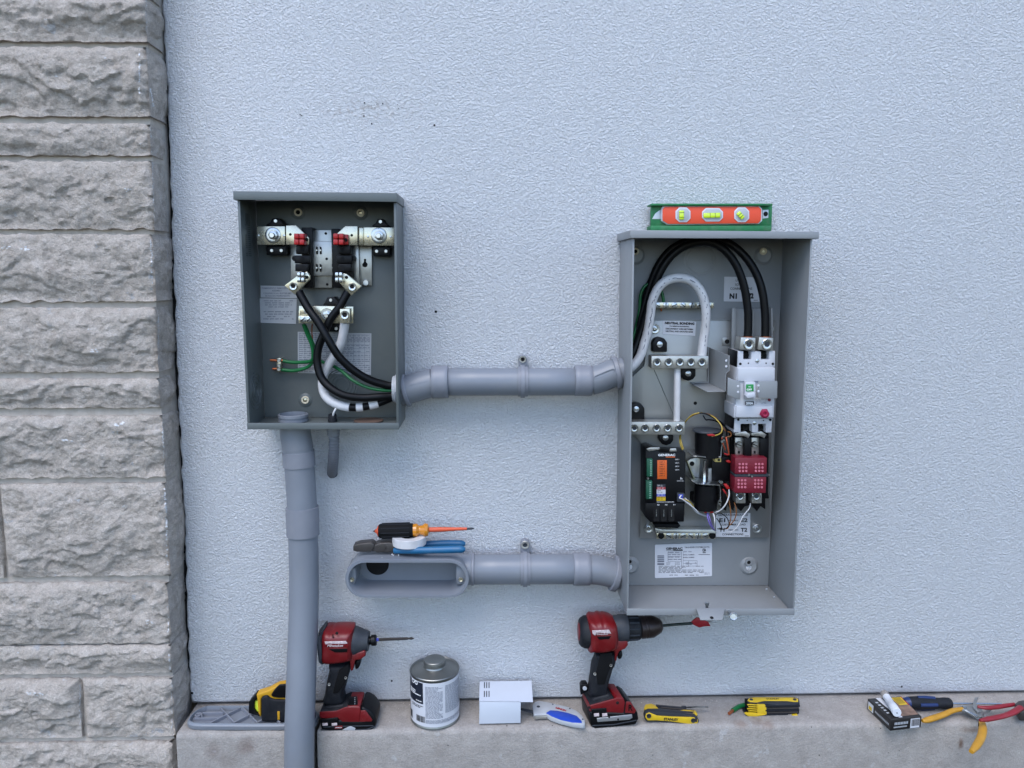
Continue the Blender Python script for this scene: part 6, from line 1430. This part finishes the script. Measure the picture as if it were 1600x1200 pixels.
text('STANLEY', A6, 366, 288, 122, 24, .0829, 'print_black', q, bold=.05, rot=-.07)
for X, Y in ((182, 262), (552, 300)): knob('pivot_screw', A6, X, Y, 20, .0840, .0820, 'hex_black', h1, prof=SOCKET)
PZ('key_stack', A6, [(230, 170), (300, 172), (460, 196), (560, 205), (585, 235), (585, 262), (430, 246), (270, 215)], .0145, .002, 'hex_black', h1, .0012)
PZ('yellow_end', A6, [(138, 190), (150, 160), (200, 152), (235, 166), (262, 195), (300, 215), (260, 226), (200, 215), (150, 215)], .0152, .002, 'yellow', h1, .002)
PZ('yellow_end', A6, [(430, 212), (520, 200), (568, 212), (586, 240), (580, 256), (540, 225)], .0155, .002, 'yellow', h1, .001)
for k in range(3): tube('hex_key', [A6.z(285+k*6, 190+k*17, .0150), A6.z(560, 214+k*16, .0150)], .0016, 'forged', h1, n=6, sm=0)
tube('hex_key', [A6.z(240, 172, .0158), A6.z(460, 192, .0158)], .0022, 'hex_black', h1, n=6, sm=0)
PZ('key_hub', A6, [(450, 172), (490, 172), (495, 192), (452, 194)], .0165, .006, 'hex_black', h1, .001)
tube('open_key', [A6.z(492, 186, .0140), A6.z(674, 186, .0140)], .0022, 'zinc', h1, n=6, sm=0)
h2 = hexset('hex_key_set', A6, 'yellow and black folding hex key set standing closed beside a green wire offcut', None, None, (1210, 270))
S6 = lambda n, pts, d0, d1, m, bev=.001: prism(n, A6, pts, d0, d1, m, h2, bev=bev)
S6('black_side', [(985, 242), (1010, 256), (1090, 264), (1350, 262), (1425, 250), (1430, 272), (1405, 283), (1020, 272), (988, 258)], .0615, .034, 'hex_black', .001)
S6('key_stack', [(1008, 164), (1432, 162), (1434, 245), (1350, 262), (1008, 250)], .0560, .034, 'black_matte', .001)
for k, (y, x1_) in enumerate(((172, 1436), (190, 1428), (208, 1432), (226, 1424), (243, 1340))):
    tube('hex_key', [A6(1150, y+4, .0590-(k % 2)*.001), A6(x1_, y, .0590)], .0026-.0002*k, 'forged' if k % 2 else 'tool_dark', h2, n=6, sm=0)
for k in range(5):
    y = 164+k*17; w_ = 10 if k % 2 else 0
    S6('yellow_fin', [(1000+w_, y+3), (1030, y), (1090, y+4), (1090, y+10), (1028, y+7), (1004+w_, y+8)], .0605, .0580, 'yellow', .0003)
S6('yellow_end', [(1086, 166), (1148, 168), (1160, 180), (1164, 248), (1120, 252), (1086, 250)], .0605, .0565, 'yellow', .0008)
S6('yellow_base', [(980, 244), (1000, 238), (1100, 244), (1160, 250), (1080, 266), (1010, 264)], .0622, .0565, 'yellow', .0008)
S6('yellow_base', [(1350, 262), (1420, 248), (1426, 262), (1400, 274), (1352, 272)], .0622, .0565, 'yellow', .0008)
zt6 = A6(1200, 160, .0600).z
PZ('top_edge', A6, [(998, 126), (1012, 106), (1058, 100), (1390, 100), (1432, 114), (1438, 148), (1400, 158), (1250, 161), (1140, 152), (1080, 150), (1008, 142)], zt6, zt6-.004, 'hex_black', h2, .001)
y2 = PZ('yellow_side', A6, [(1003, 128), (1015, 110), (1060, 103), (1380, 104), (1425, 116), (1425, 138), (1385, 138), (1330, 130), (1140, 130), (1080, 143), (1020, 138)], zt6+.0012, zt6-.001, 'yellow', h2, .0005)
zz_ = zt6+.0014
text('STANLEY', A6, 1215, 117, 110, None, zz_, 'print_black', y2, bold=.03, flat=(Vector((1, 0, 0)), Vector((0, 1, 0))))
for X in (1034, 1396):
    c = A6.z(X, 123, zz_); lathe('pivot_screw', c, c+UPZ, [(0, .0034), (.0009, .003), (.0009, .0018), (.0003, .0016), (.0003, 0)], 'hex_black', h2, 16)
# green wire offcut
go = thing('green_wire_offcut', 'short offcut of green wire with bare copper end on the ledge', 'wire', A6.z(900, 220, 0))
tube('insulation', [A6.z(1030, 165, .0045), A6.z(980, 168, .0045), A6.z(930, 182, .0045), A6.z(880, 214, .0045)], .0042, 'wire_green', go, n=16)
tube('copper_end', [A6.z(884, 212, .0045), A6.z(848, 240, .0042)], .0030, 'copper', go, n=7, sm=0)
# small product box with a tube of sealant on it
mat('pack_black', (32, 30, 30), .35); mat('pack_photo', (120, 95, 80), .4, var=.45, vscale=90); mat('tube_white', (205, 208, 214), .35)
pb = thing('product_box', 'small flat black product carton with barcode lying under the white tube', 'box', A7.z(450, 390, 0))
zb_ = .022
def z7(x, y, z): return A7.z(x, y, z)
TLc, TRc, BRc, BLc = z7(205, 180, zb_), z7(500, 160, zb_), z7(686, 340, zb_), z7(412, 372, zb_)
bm = bmesh.new(); add_prism(bm, [TLc, TRc, BRc, BLc], Vector((0, 0, -zb_+.0005)), .0006, 2); finish('carton', bm, 'pack_black', pb)
def onbox(u, v): 
    p = TLc.lerp(TRc, u).lerp(BLc.lerp(BRc, u), v); p.z = zb_+.0004; return p
def topq(name, qs, m, dz=0):
    bm = bmesh.new()
    for q in qs: bm.faces.new([bm.verts.new(onbox(u, v)+UPZ*dz) for u, v in q])
    return finish(name, bm, m, pb, smooth=False)
topq('printed_photo', [[(.42, .05), (.99, .05), (.97, .9), (.42, .9)]], 'pack_photo')
topq('printed_stripe', [[(.22, .02), (.38, .02), (.42, .95), (.30, .95)]], 'label_white', .0002)
topq('yellow_patch', [[(.66, .05), (.97, .05), (.95, .42), (.70, .42)]], 'yellow', .0002)
topq('small_print', [[(.70, .08+.05*i), (.92, .08+.05*i), (.92, .10+.05*i), (.70, .10+.05*i)] for i in range(6)], 'print_black', .0004)
topq('red_edge', [[(.965, .03), (.995, .03), (.985, .45), (.955, .45)]], 'print_red', .0004)
topq('small_print', [[(.08+.0*i, .2+.12*i), (.16, .2+.12*i), (.16, .26+.12*i), (.08, .26+.12*i)] for i in range(5)], 'label_grey', .0004)
fr0, fr1 = BLc, BRc; nrm = (fr1-fr0).cross(UPZ).normalized(); nrm = nrm if nrm.y < 0 else -nrm
def onfront(u, v, k=.0006): return fr0.lerp(fr1, u)-UPZ*(v*zb_)+nrm*k
def frq(name, qs, m, k=.0006):
    bm = bmesh.new()
    for (u0, v0, u1, v1) in qs: bm.faces.new([bm.verts.new(onfront(u, v, k)) for u, v in ((u0, v0), (u1, v0), (u1, v1), (u0, v1))])
    return finish(name, bm, m, pb, smooth=False)
frq('barcode_label', [(.64, .08, .94, .92)], 'label_white')
r5 = random.Random(3); bars = []; u = .67
while u < .91: wv = r5.choice((.006, .011, .016)); bars.append((u, .15, u+wv, .75)); u += wv+r5.choice((.008, .012))
frq('barcode', bars, 'print_black', .0009)
frq('small_print', [(.12+.05*i, .25, .155+.05*i, .48) for i in range(9)]+[(.1+.04*i, .62, .13+.04*i, .74) for i in range(11)], 'label_grey', .0008)
sd0, sd1 = TLc, BLc; n2 = (sd1-sd0).cross(UPZ).normalized(); n2 = n2 if n2.x < 0 else -n2
bm = bmesh.new(); 
for (u0, v0, u1, v1) in ((.05, .15, .28, .85),): bm.faces.new([bm.verts.new(sd0.lerp(sd1, u)-UPZ*(v*zb_)+n2*.0006) for u, v in ((u0, v0), (u1, v0), (u1, v1), (u0, v1))])
finish('side_label', bm, 'label_white', pb, smooth=False)
bm = bmesh.new()
for (u0, v0, u1, v1) in ((.08, .45, .22, .78),): bm.faces.new([bm.verts.new(sd0.lerp(sd1, u)-UPZ*(v*zb_)+n2*.0009) for u, v in ((u0, v0), (u1, v0), (u1, v1), (u0, v1))])
finish('side_label', bm, 'yellow', pb, smooth=False)
bm = bmesh.new()
for i in range(12):
    u0 = .36+.05*i; bm.faces.new([bm.verts.new(sd0.lerp(sd1, u)-UPZ*(v*zb_)+n2*.0009) for u, v in ((u0, .4), (u0+.03, .4), (u0+.03, .6), (u0, .6))])
finish('small_print', bm, 'label_grey', pb, smooth=False)
ta, tb2 = z7(352, 135, zb_+.009), z7(466, 308, zb_+.0095); Lt = (tb2-ta).length
su = thing('sealant_tube', 'short white plastic tube with grey cap lying across the black carton', 'tube', (ta+tb2)/2-UPZ*.009)
lathe('tube_body', ta, tb2, [(.012, 0), (.012, .0066), (Lt*.62, .0068), (Lt*.64, .0078), (Lt-.002, .0082), (Lt, .0076), (Lt, .001), (Lt-.001, 0)], 'tube_white', su, 28)
lathe('tube_cap', ta, tb2, [(-.002, 0), (-.002, .006), (0, .0072), (.012, .0072), (.0122, .005)], 'concrete', su, 24)
lathe('nozzle_hole', tb2, tb2+(tb2-ta), [(.0003, 0), (.0003, .0012), (.0005, 0)], 'hole_black', su, 12)
# long screwdriver with dark blue handle
mat('navy_blue', (20, 40, 85), .4)
ls = thing('long_screwdriver', 'screwdriver with dark blue and black handle and long steel shaft by the wall', 'screwdriver', A7.z(720, 260, 0))
la, lb_ = z7(520, 218, .016), z7(1420, 228, .010); ul = (z7(521, 218, .016)-la).length
def LL(n, prof, m): return lathe(n, la, lb_, [(t*ul, r*ul) for t, r in prof], m, ls, 26)
LL('handle', [(0, 0), (0, 22), (10, 40), (60, 54), (140, 58), (270, 50), (330, 46), (370, 50), (420, 48), (436, 38), (440, 0)], 'tool_dark')
LL('handle_end', [(-3, 0), (-3, 25), (8, 42), (50, 53), (52, 30)], 'navy_blue')
for an in (.2, 1.6, 3.4, 4.8):
    o_ = Vector((0, -math.cos(an), math.sin(an)))*50*ul; ax_ = (lb_-la).normalized()
    tube('handle_inlay', [la+ax_*130*ul+o_*1.02, la+ax_*200*ul+o_*1.04, la+ax_*285*ul+o_*.92], .0035, 'navy_blue', ls, n=10)
LL('shaft', [(438, 9), (900, 8), (900, 0)], 'chrome')
# wire strippers with yellow grips, opened
ws = thing('wire_stripper', 'opened wire stripper with yellow grips, one hanging over the ledge edge', 'wire stripper', z7(1150, 330, .0))
mat('grip_yellow', (180, 130, 32), .5, var=.12, vscale=60, dirt=.2)
def flatgrip(name, pts, widths, z, m, parent, zr=.8):
    path = catmull([z7(x, y, z) for x, y in pts], 6); ww = []
    n = len(path)
    for i in range(n):
        t = i/(n-1)*(len(widths)-1); k = min(int(t), len(widths)-2); ww.append((widths[k]*(1-t+k)+widths[k+1]*(t-k))*.000175)
    bm = bmesh.new(); add_tube(bm, path, ww, 18)
    for v in bm.verts: v.co.z = z+(v.co.z-z)*zr
    return finish(name, bm, m, parent, sharp=60)
flatgrip('grip', [(1055, 272), (960, 290), (880, 325), (800, 352), (735, 372), (692, 380)], (24, 30, 34, 36, 34, 20), .012, 'grip_yellow', ws)
flatgrip('grip', [(1225, 400), (1232, 460), (1215, 530), (1175, 600), (1130, 655)], (34, 40, 40, 38, 24), .012, 'grip_yellow', ws)
PZ('stripper_plate', A7, [(1040, 262), (1080, 240), (1150, 235), (1220, 268), (1240, 300), (1325, 238), (1318, 262), (1250, 345), (1200, 380), (1190, 420), (1222, 420), (1250, 400), (1240, 355), (1160, 320), (1080, 290), (1050, 288)], .014, .0105, 'steel_plate', ws, .0005)
PZ('stripper_plate', A7, [(1150, 200), (1165, 170), (1195, 165), (1175, 205), (1180, 240), (1215, 290), (1185, 300), (1140, 250)], .018, .0145, 'steel_plate', ws, .0005)
for X, Y, r in ((1065, 262, .0042), (1172, 285, .0045)):
    c = z7(X, Y, .0145); lathe('pivot_bolt', c, c+UPZ, [(0, r), (.003, r*.9), (.004, r*.5), (.004, 0)], 'chrome', ws, 12)
sp0, sp1 = z7(1075, 288, .0165), z7(1190, 352, .0165); path = []
ax_ = (sp1-sp0).normalized(); nx_ = ax_.cross(UPZ).normalized()
for i in range(11*12): a_ = i/12*2*math.pi; path.append(sp0+ax_*((sp1-sp0).length*i/132)+(nx_*math.cos(a_)+UPZ*math.sin(a_))*.0028)
bm = bmesh.new(); add_tube(bm, path, .0006, 6); finish('spring', bm, 'chrome', ws)
# red-handled pliers
rp = thing('red_pliers', 'pliers with two dark red grips at the far right of the ledge', 'pliers', z7(1500, 300, .0))
mat('grip_red', (128, 22, 34), .45, var=.12, vscale=60, dirt=.15)
flatgrip('grip', [(1205, 375), (1270, 365), (1350, 350), (1430, 332), (1510, 300), (1568, 262)], (16, 30, 30, 30, 34, 34), .030, 'grip_red', rp)
flatgrip('grip', [(1185, 252), (1260, 262), (1340, 258), (1420, 246), (1515, 232)], (16, 26, 27, 27, 22), .020, 'grip_red', rp)
PZ('plier_head', A7, [(1515, 222), (1550, 195), (1600, 188), (1700, 200), (1820, 235), (1830, 262), (1700, 285), (1600, 295), (1560, 290), (1545, 262)], .028, .008, 'forged', rp, .003)
# stains and chips on the concrete
mineral('rust_stain', (96, 70, 55), (110, 84, 68), (128, 104, 90), 60, .3, .0005)
sm = None
